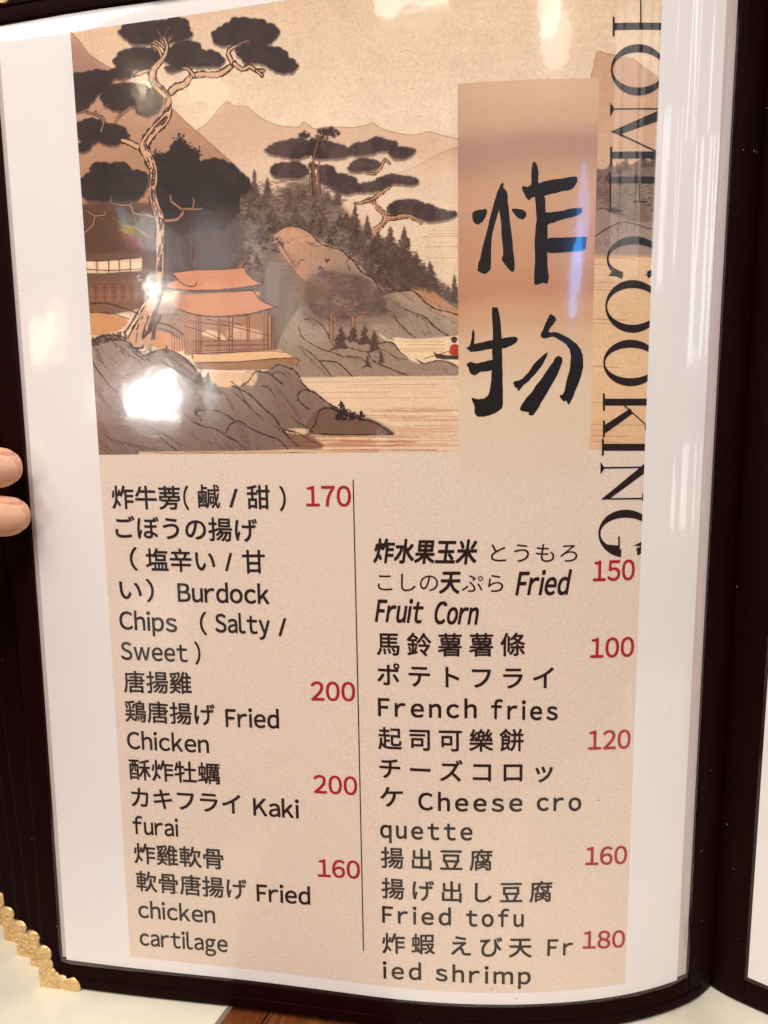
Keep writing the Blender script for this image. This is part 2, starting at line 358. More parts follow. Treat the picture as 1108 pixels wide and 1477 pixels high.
# wavy clear sleeve over the sheet
def fbm2(a, b, seed, sc, amp):
    r = np.random.default_rng(seed); o = 0*a
    for k in range(7):
        th = r.uniform(0, 6.28); f = r.uniform(.6,1.6)/sc; o = o+np.sin((a*math.cos(th)+b*math.sin(th)*.55)*f*6.28+r.uniform(0,6.28))/7
    return o*amp
def sleeve_warp(a, b):
    e = np.minimum(b-TV-9.1, 8.0)/8.0; e2 = np.clip((BV-9-b)/5.0, 0, 1); e3 = np.clip((a+1.8)/5., 0, 1); e4 = np.clip((211-a)/5., 0, 1)
    lift = (1-(1-np.clip(e,0,1))**2)*(.4+.6*e2*(2-e2))*(.4+.6*e3*(2-e3))*(.5+.5*e4)
    return np.clip((a-168)/22,0,1)*(.030*np.sin(a*1.55+.6*np.sin(b*.021)+1)+.022*np.sin(a*2.7+.8*np.sin(b*.034+2))+.05*np.sin(a*.55+b*.012))*(1+.5*np.sin(b*.05))+(.75+.45*np.clip(1-a/60,0,1))*lift+fbm2(a,b,3,52,.20)+fbm2(a,b,5,21,.045)
slv = link('plastic_sleeve', sheet_mesh('plastic_sleeve', -2.2, 211.3, TV+8.9, BV-8.8, .25, .9, False, sleeve_warp), MT['sleeve'], leaf, True)
# leaves behind, fanned out to the left
for k, (dx, dz, roll, dy) in enumerate([(-9.5, -6.5, .06, 0), (-18, -10.0, .05, 0), (-28, -15.5, .06, 0), (-37, -22, .07, 0)]):
    def mv(p, dx=dx, dz=dz, roll=roll, dy=dy):
        q = p.copy(); t = np.clip(-p[...,0]/114, 0, 1.15); y = p[...,1]+158
        q[...,2] += dz*t-2.4*(1-t)-2.2*k*(1-t); q[...,0] += (dx-roll*y)*t; return q
    lf = link('leaf', slab_mesh('leaf', LS+1, 200, TV+1, BV-1, -1.3, -.3, 4.0, .4, mv), MT['leather'], folder)
    lf['label'] = ['second leaf, just behind the open page', 'third leaf of the fanned stack', 'fourth leaf of the fanned stack', 'hindmost leaf of the fanned stack'][k]
    tapes(lf, LS, 205, TV, BV, 8, 8, 10, 9, -1.6, .2, MT['leather'], mv)
    place_guard('corner_guard', (LS, BV), 1, -1, lf, mv, base=.2); place_guard('corner_guard', (LS, TV), 1, 1, lf, mv, base=.2)
def mvb(p):
    q = p.copy(); t = np.clip(-p[...,0]/114, 0, 1.15); y = p[...,1]+158
    q[...,2] += -30*t-13*(1-t); q[...,0] += (-44-.08*y)*t; return q
link('back_cover', slab_mesh('back_cover', LS-3, 216, TV-3, BV-.2, -2.4, .4, 4.0, .8, mvb), MT['leather'], folder, True)
# right-hand leaf beyond the gutter
rl = link('leaf', slab_mesh('leaf', CR+.8, 330, TV+1, BV-1, -1.6, -.55), MT['leather'], folder); rl['label'] = 'facing leaf right of the gutter'
tapes(rl, CR+.2, 331, TV, BV+.0, 10.8, 8, 10.2, 9.0, -1.9, .95, MT['tape'])
link('plastic_sleeve', sheet_mesh('plastic_sleeve', CR+10, 324, TV+8.9, BV-8.6, .45, 1.5, False, lambda a,b: .3+fbm2(a,b,9,40,.1)), MT['sleeve'], rl, True)
link('spine', slab_mesh('spine', CR-6, CR+8, TV-2, BV-.4, -4.2, -2.1, 1.0, .6), MT['leather'], folder, True)

# ------------------------------------------------------------ the sheets
sheet = link('menu_sheet', sheet_mesh('menu_sheet', 0, 206.8, -3.2, 297, 0), MT['paper']); tag(sheet, 'white printed page of fried dishes with an ink landscape and red prices', 'menu page')
link('backing_paper', sheet_mesh('backing_paper', -1.7, 211, -3.2, 296.2, -.25), MT['backing'], sheet)
rs = link('menu_sheet', sheet_mesh('menu_sheet', CR+11.6, 322, -2, 297, 0), MT['paper']); tag(rs, 'blank white page edge at the far right beyond the dark gutter', 'menu page')
BL, BR_, BT, BB = 23.95, 187.37, 2.95, 292.9
link('sand_background', sheet_mesh('sand_background', BL, BR_, BT, BB, .03), MT['block'], sheet)

# ------------------------------------------------------------ the ink landscape (flat print, drawn stroke by stroke)
PX = 9.0                                             # dots per mm
PS0, PS1, PV0, PV1 = BL, BR_, BT, 123.7
CW, CH = int((PS1-PS0)*PX), int((PV1-PV0)*PX)
def vnoise(h, w_, cell, r=rng):
    gh, gw = int(h/cell)+3, int(w_/cell)+3; g = r.random((gh, gw))
    y = np.arange(h)/cell; x = np.arange(w_)/cell; j = y.astype(int); i = x.astype(int); fy = y-j; fx = x-i
    fy = (fy*fy*(3-2*fy))[:,None]; fx = (fx*fx*(3-2*fx))[None]
    a = g[j][:,i]; b = g[j][:,i+1]; c = g[j+1][:,i]; e = g[j+1][:,i+1]
    return (a*(1-fx)+b*fx)*(1-fy)+(c*(1-fx)+e*fx)*fy
def fbm(h, w_, cell, o=4):
    s = 0; t = 0
    for k in range(o): s = s+vnoise(h,w_,max(1.01,cell/2**k))*.5**k; t += .5**k
    return s/t
FINE = fbm(CH, CW, 4, 3); MID = fbm(CH, CW, 30, 4); BIG = fbm(CH, CW, 160, 4); HOR = np.repeat(fbm(CH, CW//10+1, 7, 3), 10, axis=1)[:, :CW]
cv = np.zeros((CH, CW, 3))
def C_(pts):                                          # measured points -> canvas dots
    q = P(pts); return np.stack([(q[:,0]-PS0)*PX, (q[:,1]-PV0)*PX], -1)
def raster(polys):
    allp = np.concatenate(polys); x0 = int(max(0, np.floor(allp[:,0].min())-2)); x1 = int(min(CW, np.ceil(allp[:,0].max())+3))
    y0 = int(max(0, np.floor(allp[:,1].min())-2)); y1 = int(min(CH, np.ceil(allp[:,1].max())+3))
    if x1 <= x0 or y1 <= y0: return None
    w_, h = x1-x0, y1-y0; SUB = 2; D = np.zeros((h*SUB, w_+2)); A, B = [], []
    for p in polys:
        q = np.roll(p, -1, 0); ar = np.sum(p[:,0]*q[:,1]-q[:,0]*p[:,1])
        if ar < 0: p = p[::-1]; q = np.roll(p, -1, 0)
        A.append(p); B.append(q)
    A = np.concatenate(A); B = np.concatenate(B); A = (A-[x0,y0]); B = (B-[x0,y0]); A[:,1] *= SUB; B[:,1] *= SUB
    lo = np.minimum(A[:,1],B[:,1]); hi = np.maximum(A[:,1],B[:,1])
    r0 = np.ceil(lo-.5).astype(int).clip(0,h*SUB); r1 = np.ceil(hi-.5).astype(int).clip(0,h*SUB); n = r1-r0
    k = np.repeat(np.arange(len(A)), n)
    if len(k) == 0: return None
    rows = np.arange(n.sum())-np.repeat(np.cumsum(n)-n, n)+r0[k]
    t = (rows+.5-A[k,1])/(B[k,1]-A[k,1]); x = np.clip(A[k,0]+t*(B[k,0]-A[k,0]), 0, w_+.999)
    sg = np.where(B[k,1] > A[k,1], -1., 1.); xi = x.astype(int); fr = x-xi
    np.add.at(D, (rows, xi), sg*(1-fr)); np.add.at(D, (rows, np.minimum(xi+1,w_+1)), sg*fr)
    c = np.clip(np.abs(np.cumsum(D,1)[:,:w_]), 0, 1); c = c.reshape(h,SUB,w_).mean(1)
    return c, y0, y1, x0, x1
def blur(a, r):
    r = int(max(1, r))
    for _ in range(2):
        for axn in (0,1):
            p = np.pad(a, [(r+1,r) if q == axn else (0,0) for q in (0,1)], 'edge'); c = np.cumsum(p, axn)
            a = (c[2*r+1:]-c[:-2*r-1])/(2*r+1) if axn == 0 else (c[:,2*r+1:]-c[:,:-2*r-1])/(2*r+1)
    return a
def pad_mask(m, r):
    c, y0, y1, x0, x1 = m; Y0, X0 = max(0,y0-r), max(0,x0-r); Y1, X1 = min(CH,y1+r), min(CW,x1+r)
    o = np.zeros((Y1-Y0, X1-X0)); o[y0-Y0:y1-Y0, x0-X0:x1-X0] = c; return o, Y0, Y1, X0, X1
def put(m, col, alpha=1., soft=0, tex=None):
    if m is None: return
    if soft: m = pad_mask(m, int(soft*2)+1); m = (blur(m[0], soft),)+m[1:]
    c, y0, y1, x0, x1 = m; a = (c*alpha)
    if tex is not None: a = a*tex[y0:y1,x0:x1]
    col = np.asarray(col, float)
    if col.ndim == 1: col = col[None,None]
    else: col = col[y0:y1, x0:x1]
    a = np.clip(a,0,1)[...,None]; cv[y0:y1,x0:x1] = cv[y0:y1,x0:x1]*(1-a)+col/255.*a
def smooth(pts, n=6, closed=False):
    p = np.asarray(pts, float)
    if len(p) < 3: return p
    e = np.concatenate([p[-1:],p,p[:2]]) if closed else np.concatenate([2*p[:1]-p[1:2], p, 2*p[-1:]-p[-2:-1]])
    t = np.linspace(0,1,n,endpoint=False)[:,None]; out = []
    for i in range(len(p) if closed else len(p)-1):
        a,b,c,d_ = e[i:i+4]; out.append(.5*(2*b+(c-a)*t+(2*a-5*b+4*c-d_)*t*t+(3*b-a-3*c+d_)*t**3))
    if not closed: out.append(p[-1:])
    return np.concatenate(out)
def stroke_polys(pts, wd, sm=True, jit=0.):
    p = smooth(pts, 5) if sm else np.asarray(pts, float)
    wd = np.interp(np.linspace(0,1,len(p)), np.linspace(0,1,len(np.atleast_1d(wd))), np.atleast_1d(wd))*.5
    p = C_(p); r = np.maximum(wd*PX/4.75, .28)
    if jit: r = r*(1+jit*(rng.random(len(r))-.5)*2)
    d_ = np.gradient(p, axis=0); d_ /= (np.linalg.norm(d_,axis=1)[:,None]+1e-9); nn = np.stack([-d_[:,1], d_[:,0]], -1)
    L = p+nn*r[:,None]; Rr = p-nn*r[:,None]; out = []
    for i in range(len(p)-1): out.append(np.array([L[i],L[i+1],Rr[i+1],Rr[i]]))
    an = np.linspace(0, 2*np.pi, 7)[:-1]
    for i in range(len(p)):
        if r[i] > .6: out.append(p[i]+r[i]*np.stack([np.cos(an), np.sin(an)], -1))
    return out
INK = (58,28,20)
def line(pts, wd=1.0, col=INK, alpha=.9, sm=True, jit=.35): put(raster(stroke_polys(pts, wd, sm, jit)), col, alpha)
def lines(list_, wd=.8, col=INK, alpha=.8):
    pl = []
    for q in list_: pl += stroke_polys(q, wd, True, .3)
    put(raster(pl), col, alpha)
def area(pts, col, alpha=1., soft=0, tex=None, sm=True):
    m = raster([C_(smooth(pts, 4, True) if sm else pts)]); put(m, col, alpha, soft, tex); return m
def ell(cx, cy, rx, ry, a=0, n=14):
    t = np.linspace(0, 2*np.pi, n+1)[:-1]; x = rx*np.cos(t); y = ry*np.sin(t); ca, sa = math.cos(a), math.sin(a)
    return np.stack([cx+x*ca-y*sa, cy+x*sa+y*ca], -1)
def inside_pts(poly, n):
    poly = np.asarray(poly, float); lo, hi = poly.min(0), poly.max(0); out = []
    q = np.roll(poly, -1, 0)
    while len(out) < n:
        c = lo+(hi-lo)*rng.random((n*2,2))
        cr = ((poly[None,:,1] > c[:,1:2]) != (q[None,:,1] > c[:,1:2])) & (c[:,0:1] < (q[None,:,0]-poly[None,:,0])*(c[:,1:2]-poly[None,:,1])/(q[None,:,1]-poly[None,:,1]+1e-9)+poly[None,:,0])
        out += list(c[cr.sum(1)%2 == 1])
        if len(out) == 0: break
    return np.array(out[:n])
def dabs(poly, n, sx, sy, col, alpha, ang=0., aj=.3):
    c = inside_pts(poly, n); pl = [ell(x, y, sx*(.6+.8*rng.random()), sy*(.6+.8*rng.random()), ang+aj*(rng.random()-.5), 8) for x, y in c]
    m = [C_(np.concatenate(pl))]; m = np.split(m[0], len(pl)); put(raster(m), col, alpha)
def cloud(poly, r, col, alpha=.96, dark=(34,18,16), lite=None, soft=2.2):
    """pine cushion: scalloped rim above, ink wash inside, feathered underneath"""
    p = smooth(poly, 6, True); seg = np.linalg.norm(np.roll(p,-1,0)-p, axis=1); cum = np.concatenate([[0], np.cumsum(seg)]); tot = cum[-1]
    k = max(6, int(tot/(r*1.5))); pl = [C_(p)]; cen = p.mean(0)
    for i in range(k):
        t = (i+.35*rng.random())*tot/k; j = min(len(p)-1, int(np.searchsorted(cum, t))-1); q = p[j]; rr = r*(.8+.5*rng.random())
        q = q+(cen-q)/(np.linalg.norm(cen-q)+1e-6)*rr*.72
        pl.append(C_(ell(q[0], q[1], rr*1.12, rr*.9)))
    m = raster(pl)
    if m is None: return
    m = pad_mask(m, 8); a = m[0]; sh = 7
    up_ = np.zeros_like(a); up_[:-sh] = a[sh:]; up_ = blur(up_, 4)
    body = np.maximum(blur(a,1)*np.clip(up_*1.6, 0, 1), .55*blur(a,3)*a)
    m = (body,)+m[1:]
    put(m, col, alpha, 0, .92+.12*MID)
    put(m, (112,82,72), .30, 0, np.clip((FINE-.52)*5,0,1)*np.clip(MID*2.2-.6,0,1)); put(m, dark, .5, 2, np.clip((MID-.42)*2.6,0,1))
    # fine radial needles
    c = inside_pts(poly, int(tot*1.8)); pl = []
    for x, y in c:
        a = math.atan2(y-cen[1], (x-cen[0])*.5)+.5*(rng.random()-.5); L = 1.5+2.2*rng.random()
        pl.append(np.array([[x,y],[x+L*math.cos(a)-.3*math.sin(a), y+L*math.sin(a)+.3*math.cos(a)],[x+.5*math.sin(a), y-.5*math.cos(a)]]))
    a_ = C_(np.concatenate(pl)); put(raster(np.split(a_, len(pl))), dark, .28)
    return m
def conifer(x, y, h, w_, col, alpha=.9, dark=(60,38,32)):
    pl = []; n = int(h/3.6)+3
    for i in range(n):
        t = (i+.5)/n; yy = y-h+h*t; ww = w_*(.12+.88*t**.85)*(.70+.55*rng.random())
        for q in range(3+int(ww/4)):
            u = rng.random()*2-1; pl.append(ell(x+u*ww*.46, yy+abs(u)*h/n*.8+(rng.random()-.5)*h/n*.5, ww*.13+1.0, h/n*.30+.5, .35*u, 8))
        pl.append(ell(x, yy, ww*.2+.8, h/n*.6, 0, 8))
    pl.append(ell(x, y-h, .8, 2.2, 0, 6))
    a = C_(np.concatenate(pl)); idx = np.cumsum([len(q) for q in pl])[:-1]; sp = np.split(a, idx)
    m = raster(sp); put(m, col, alpha, .6); put(m, dark, .65, .8, np.clip((FINE-.45)*5,0,1))
def hatch(x0, y0, x1, y1, n, L, ang, col=INK, wd=.6, alpha=.55, curve=.2):
    out = []
    for i in range(n):
        t = (i+rng.random()*.6)/n; x = x0+(x1-x0)*t; y = y0+(y1-y0)*t; l = L*(.5+.8*rng.random()); a = ang+.25*(rng.random()-.5)
        mx_, my_ = x+l*.5*math.cos(a-curve), y+l*.5*math.sin(a-curve); out.append([(x,y),(mx_,my_),(x+l*math.cos(a), y+l*math.sin(a))])
    lines(out, wd, col, alpha)
YY, XX = np.mgrid[0:CH, 0:CW]
vy = YY/PX+PV0; sx_ = XX/PX+PS0
def c3(*c): return np.array(c, float)
def vgrad(stops, axis=vy):
    return np.stack([np.interp(axis, [s[0] for s in stops], [s[1][k] for s in stops]) for k in range(3)], -1)
# sky and water silk
base = vgrad([(0,(212,180,150)),(14,(222,194,164)),(34,(229,204,178)),(50,(225,197,169)),(88,(227,198,166)),(100,(230,203,172)),(112,(226,194,160)),(124,(216,180,144))])
wl = np.clip(1-(sx_-BL)/45,0,1)*np.clip(1-(vy-0)/28,0,1); base = base*(1-wl[...,None]*.5)+c3(216,168,132)*wl[...,None]*.5
cv[:] = base/255.
cv *= (1+.05*(MID-.5)+.05*(BIG-.5)+.035*(FINE-.5))[...,None]
# specks of age on the sky
sky = [(300,20),(860,20),(860,110),(650,120),(650,185),(560,180),(420,165),(330,130),(280,170),(250,140),(430,60)]
dabs(sky, 60, 1.7, .9, (150,122,98), .33); dabs(sky, 26, .8, .6, (110,85,68), .5)
# far mountains
m1 = [(283,188),(296,180),(306,170),(316,156),(323,149),(328,146),(333,150),(342,153),(356,154),(364,160),(374,169),(388,176),(402,181),(420,183),(432,183),(437,176),(446,180),(453,186),(466,184),(482,183),(505,184),(520,182),(530,180),(537,177),(546,183),(556,188),(570,191),(584,194),(598,194),(610,192),(618,190),(630,193),(645,197),(664,201)]
fade = np.clip(1-(vy-28)/34, 0, 1)
area(m1+[(664,330),(300,330)], c3(203,164,136), .8, 0, .35+.65*fade, False); line(m1, 1.1, (170,126,98), .75)
m2 = [(664,212),(650,215),(636,221),(620,229),(604,238),(588,245),(572,250)]
area(m2+[(572,270),(664,300)], c3(196,154,124), .75, 2, .2+.8*np.clip(1-(vy-43)/18,0,1), False); line(m2, 1.1, (165,120,94), .6)
# mist under the ridges
area([(300,235),(660,235),(664,330),(560,320),(480,280),(420,250),(360,255)], c3(234,210,184), .55, 22)
# left near mountain
ml = [(98,42),(108,52),(118,64),(128,78),(140,87),(150,93),(160,99),(170,108),(186,122),(205,134),(225,142),(240,150),(250,158),(262,170),(274,181),(284,190),(300,204),(318,220),(336,236),(352,252)]
area(ml+[(352,340),(98,340)], c3(186,142,114), 1, 0, None, False)
area(ml+[(352,340),(98,340)], c3(150,100,70), .55, 4, np.clip((vy-26)/30,0,1)*(.8+.4*MID), False)
area([(98,60),(150,100),(165,130),(98,130)], c3(150,112,98), .6, 8); line(ml, 1.3, (140,98,76), .8)
dabs([(250,180),(340,250),(340,300),(200,300),(210,200)], 250, 3, .5, (130,88,62), .25)
# copy of the mountain on the strip right of the title
area([(851,118),(860,78),(864,74),(875,78),(890,82),(900,82),(915,84),(930,97),(960,118),(960,260),(851,260)], c3(199,156,126), .95, 0, .6+.4*(1-np.clip((vy-35)/25,0,1)), False)
line([(852,112),(860,78),(864,74),(876,78),(892,80)], 1.2, (150,106,82), .7); area([(915,84),(962,84),(962,122),(940,104)], c3(226,196,166), .9, 1, None, False)
area([(851,240),(872,246),(880,236),(890,242),(898,232),(910,238),(925,228),(962,240),(962,330),(851,330)], c3(112,86,74), .9, 1.5, .7+.5*MID, False)
for (x,y,h) in ((890,250,14),(903,245,18),(928,240,18),(942,240,20),(875,262,10)): conifer(x, y, h, h*.75, (96,70,60))
dabs([(851,245),(960,240),(960,300),(851,300)], 160, 3.2, .8, (78,55,48), .55)
area([(851,296),(866,300),(884,310),(905,318),(962,322),(962,372),(851,370)], c3(150,126,112), .95, 1, None, False)
line([(852,345),(862,338),(874,330),(886,324),(902,320),(925,326),(950,334)], 1.3); line([(852,306),(870,300),(884,306),(900,310)], 1.1); hatch(868,334,900,322,8,12,1.1); hatch(856,345,880,345,7,12,1.6)
area([(851,366),(962,370),(962,660),(851,660)], c3(216,170,124), .55, 2, None, False)
for y in (371,381,405,408,413,417,460,466,528,580,612,620,628,636): line([(853,y),(853+30+50*rng.random(),y+1+rng.random())], .8, (176,112,74), .7, False)
# middle hill of forest
hill = [(352,262),(362,268),(372,276),(384,286),(398,284),(408,272),(420,264),(436,262),(452,262),(464,270),(474,280),(486,290),(496,300),(506,312),(520,324),(532,332),(546,342),(560,348),(574,352),(590,362),(602,378),(614,390),(628,402),(642,412),(655,424),(664,432),(664,452),(640,446),(612,428),(590,424),(570,430),(556,430),(544,412),(530,396),(515,385),(506,372),(480,360),(455,345),(430,340),(400,345),(390,360),(400,380),(420,400),(430,450),(420,500),(330,520),(300,420),(250,400),(240,330),(300,270)]
area(hill, c3(116,92,78), .95, 5, .80+.35*MID, False)
area([(300,270),(392,300),(398,380),(430,470),(380,520),(250,400)], c3(104,80,68), .55, 10)
H1 = [(330,275),(450,268),(500,315),(545,350),(590,370),(650,430),(600,425),(560,425),(515,385),(470,350),(400,345),(395,400),(300,380),(290,300)]
dabs(H1, 900, 4.2, .9, (150,124,106), .40, 0, .25); dabs(H1, 1100, 4.2, .9, (78,54,46), .5, 0, .25); dabs(H1, 500, 3.2, .6, (70,48,42), .45, 0, .25); dabs(H1, 450, 4, .8, (158,132,114), .45, 0, .2)
dabs([(300,385),(400,390),(430,480),(400,500),(330,470),(290,420)], 350, 4, 1, (86,66,60), .4)
area([(330,350),(400,355),(405,385),(350,392),(320,380)], c3(190,172,152), .35, 9)
for (x,y,h,w_) in ((367,284,38,15),(386,286,28,15),(382,300,20,18),(487,296,22,16),(512,326,30,17),(530,344,32,18),(545,352,20,18),(563,372,44,26),(583,366,38,22),(600,392,28,24),(620,404,26,22),(575,392,30,30),(545,380,34,30),(655,436,38,17),(610,415,25,26),(590,400,34,34),(500,330,22,22)): conifer(x, y, h, w_, (92,66,58), .92)
dabs([(548,350),(600,372),(632,410),(600,424),(570,420),(540,380)], 330, 3.6, .7, (66,42,38), .55)
def grove(poly, n, h0, h1, wf, cols):
    for x, y in sorted(inside_pts(poly, n).tolist(), key=lambda q: q[1]): h = h0+(h1-h0)*rng.random(); conifer(x, y+h*.5, h, h*wf, cols[int(rng.random()*len(cols))], .88)
grove([(345,275),(400,292),(430,272),(470,280),(505,322),(500,350),(450,330),(400,328),(390,345),(330,345),(320,310)], 85, 10, 18, .95, [(112,88,76),(96,72,62),(124,100,86),(88,64,56)])
grove([(505,318),(560,350),(600,380),(650,426),(604,416),(562,416),(530,392),(508,360)], 46, 18, 30, .85, [(96,72,64),(82,58,50),(106,82,72)])
grove([(325,350),(390,350),(396,385),(410,430),(395,470),(345,400)], 26, 12, 20, .95, [(104,82,70),(118,94,82)])
# tree with a dark crown, middle of the picture
area([(404,212),(398,222),(400,228),(380,228)], c3(90,66,58), .0)
for poly, r in (([(382,218),(392,210),(410,204),(425,200),(440,202),(450,212),(448,224),(430,232),(412,230),(392,224)], 7),
                ([(450,205),(470,204),(486,208),(500,214),(508,222),(496,230),(470,232),(452,228)], 7),
                ([(390,248),(396,238),(410,235),(430,234),(444,244),(444,254),(428,260),(408,260),(394,256)], 6),
                ([(460,240),(476,242),(482,250),(500,252),(515,262),(520,274),(508,282),(490,282),(474,272),(460,262)], 7),
                ([(502,218),(512,208),(530,204),(545,200),(552,212),(545,222),(524,228),(508,226)], 6),
                ([(534,202),(544,199),(560,203),(572,207),(572,215),(556,222),(540,216)], 6),
                ([(562,216),(578,212),(596,215),(600,220),(588,230),(572,233),(562,226)], 5),
                ([(502,244),(512,232),(524,228),(540,232),(550,238),(540,248),(522,250),(506,250)], 6),
                ([(514,274),(522,266),(538,262),(552,256),(566,262),(560,272),(540,280),(520,280)], 6),
                ([(548,258),(562,252),(584,254),(600,258),(604,266),(590,269),(566,268),(552,266)], 5),
                ([(558,302),(568,292),(582,288),(596,288),(610,294),(612,304),(600,314),(580,316),(562,312)], 6),
                ([(596,300),(612,294),(630,300),(646,306),(660,308),(652,316),(634,322),(614,322),(600,314)], 6)):
    cloud(poly, r*.7, (66,46,44), .93, (30,16,15), soft=3)
pl = []
for x, y, n, sp in ((470,192,26,10),(440,196,14,7),(455,205,30,12),(453,222,26,9),(452,240,16,6),(478,190,18,9)):
    for _ in range(n):
        a = rng.random()*6.28; rr = sp*rng.random(); cx, cy = x+rr*math.cos(a)*1.2, y+rr*math.sin(a)*.8
        for k in range(5): b = a+k*1.25; pl.append(ell(cx+2*math.cos(b), cy+2*math.sin(b), 1.9, .75, b, 7))
a_ = C_(np.concatenate(pl)); put(raster(np.split(a_, len(pl))), (44,22,18), .9)
line([(452,282),(454,262),(452,244),(453,225),(458,205),(462,195)], [5,4.5,4,3,2,1.5], (120,76,52), 1); line([(452,282),(450,262),(449,244)], [3.5,3,2], (60,32,24), .9)
line([(459,280),(460,262),(458,246),(461,234)], [3.5,3,2.5,2], (130,84,58), 1); line([(462,280),(462,262),(461,246)], 1, INK, .9); line([(446,278),(447,260),(446,250)], .9, INK, .9)
line([(420,231),(434,230),(442,225)], [1,2,2], (150,104,76), .95); line([(444,250),(452,252)], 1.2); line([(459,262),(468,258)], 1.2)
BR = (196,146,112)
for pts, wd in (([(540,333),(550,325),(556,315),(552,306),(545,300),(538,290),(530,286)], [6,5,5,4.5,4.5,4,2.5]), ([(556,315),(570,314),(584,311),(598,315),(607,322)], [4.5,4,3.5,3.5,2.5]),
                ([(538,290),(528,290),(520,293),(512,293)], [3.5,3,2.5,1]), ([(536,288),(548,280),(556,274),(562,270)], [3.5,3.5,3,2]), ([(540,250),(546,246),(552,236),(556,230),(562,236)], [3,3,2.5,2,1.5]), ([(528,250),(540,251)], [2,2.5])):
    line(pts, np.array(wd)+1.7, INK, .95); line(pts, wd, BR, 1); line(np.array(pts)+[.9,.4], np.array(wd)*.22, (90,50,36), .7)
# orange rock and grey cliffs
area([(386,336),(460,370),(480,400),(470,470),(420,490),(392,470),(380,400)], c3(124,100,86), .95, 3, .85+.25*MID)
dabs([(390,350),(460,390),(460,470),(400,470)], 160, 3.5, .9, (92,70,60), .4)
rk = [(394,342),(399,336),(406,330),(418,327),(430,328),(444,334),(454,342),(462,350),(478,356),(490,360),(500,368),(508,376),(518,388),(530,398),(545,408),(560,430),(580,440),(560,470),(520,440),(480,425),(455,415),(432,398),(424,386),(415,376),(404,362),(396,352)]
gr = np.clip((sx_-88)/14,0,1)[...,None]*.9+np.clip((vy-72)/8,0,1)[...,None]*.0
area(rk, c3(190,138,104)*(1-np.clip(gr,0,1))+c3(164,134,112)*np.clip(gr,0,1), 1, .8, None, True)
area([(400,332),(440,334),(470,356),(440,352),(410,342)], c3(206,160,124), .4, 4)
cl = [(516,384),(530,396),(540,408),(549,424),(562,424),(578,420),(592,421),(606,428),(622,440),(640,452),(664,460),(664,482),(640,486),(600,489),(565,490),(545,480),(520,470),(510,440)]
area(cl, c3(168,142,118), 1, .6); area([(588,420),(606,415),(625,420),(640,432),(664,450),(664,462),(640,452),(612,436)], c3(190,138,100), .85, 2)
area([(560,440),(640,470),(640,486),(560,488)], c3(150,130,118), .5, 7)
lo = [(425,452),(440,440),(470,430),(500,450),(530,465),(552,488),(568,494),(578,508),(590,518),(606,524),(640,519),(664,530),(664,541),(600,543),(520,543),(430,545),(412,528),(400,500)]
area(lo, c3(156,130,110), 1, .6); area([(430,452),(470,450),(480,480),(450,500),(425,480)], c3(168,148,130), .7, 6)
for (pts,wd) in (([(398,336),(408,329),(420,326),(434,329),(446,335),(456,345),(464,352),(478,357),(492,361),(502,370),(510,376),(515,384)],1.6),([(515,384),(522,392),(532,398),(540,404),(548,418),(554,424)],2),([(554,424),(566,418),(578,420),(592,418),(604,426),(616,438),(630,446),(648,450),(664,455)],1.5),
    ([(504,370),(500,378),(505,390)],1),([(584,446),(600,452),(614,458),(630,474),(646,484)],1.4),([(552,448),(566,450),(572,462),(580,470),(590,480),(600,487)],1.2),([(394,342),(404,352),(412,364),(420,376),(428,386)],1),
    ([(430,384),(432,376),(440,374)],1.1),([(440,460),(452,460),(464,468),(472,480),(480,496),(488,505)],1.3),([(430,470),(436,486),(450,496),(466,504),(480,508),(495,514),(520,516),(535,530)],1.2),([(430,498),(444,506),(454,514),(470,532),(478,543)],1.3),
    ([(460,520),(484,522),(498,532),(508,543)],1.3),([(500,500),(520,506),(530,508),(536,518),(546,524),(560,530),(574,536),(590,542)],1.3),([(544,496),(552,494),(566,494),(576,506),(588,516)],1.3),([(546,502),(560,508),(572,516),(588,518)],1),
    ([(600,518),(612,524),(630,520),(645,522),(662,530)],1.4),([(420,540),(408,520),(404,508)],1)): line(pts, wd, INK, .9, jit=.6)
for hh in ((548,405,560,422,7,10,1.2),(560,430,640,478,16,12,.75),(560,450,590,484,10,12,.7),(430,500,470,540,12,12,.8),(500,512,590,540,14,10,.6),(596,420,655,452,10,11,.85),(566,416,590,432,8,8,.3),(400,345,425,380,8,9,.8),(610,440,664,470,9,10,.7)): hatch(*hh, alpha=.45)
for x0,y0 in ((452,338),(440,348),(448,352)): line([(x0,y0),(x0+8,y0+3),(x0+16,y0+2)], .9, INK, .7)
# dark bushes on the rock
for x, y, n, sp in ((404,350,34,10),(397,330,22,8),(384,344,26,8),(398,360,10,5),(380,358,10,5),(470,376,8,4),(476,350,12,6),(462,386,8,4)):
    pl = []
    for _ in range(n): a = rng.random()*6.28; rr = sp*rng.random(); pl.append(ell(x+rr*math.cos(a)*1.2, y+rr*math.sin(a), 2.2, .8, a, 7))
    a_ = C_(np.concatenate(pl)); put(raster(np.split(a_, len(pl))), (54,32,26), .85)
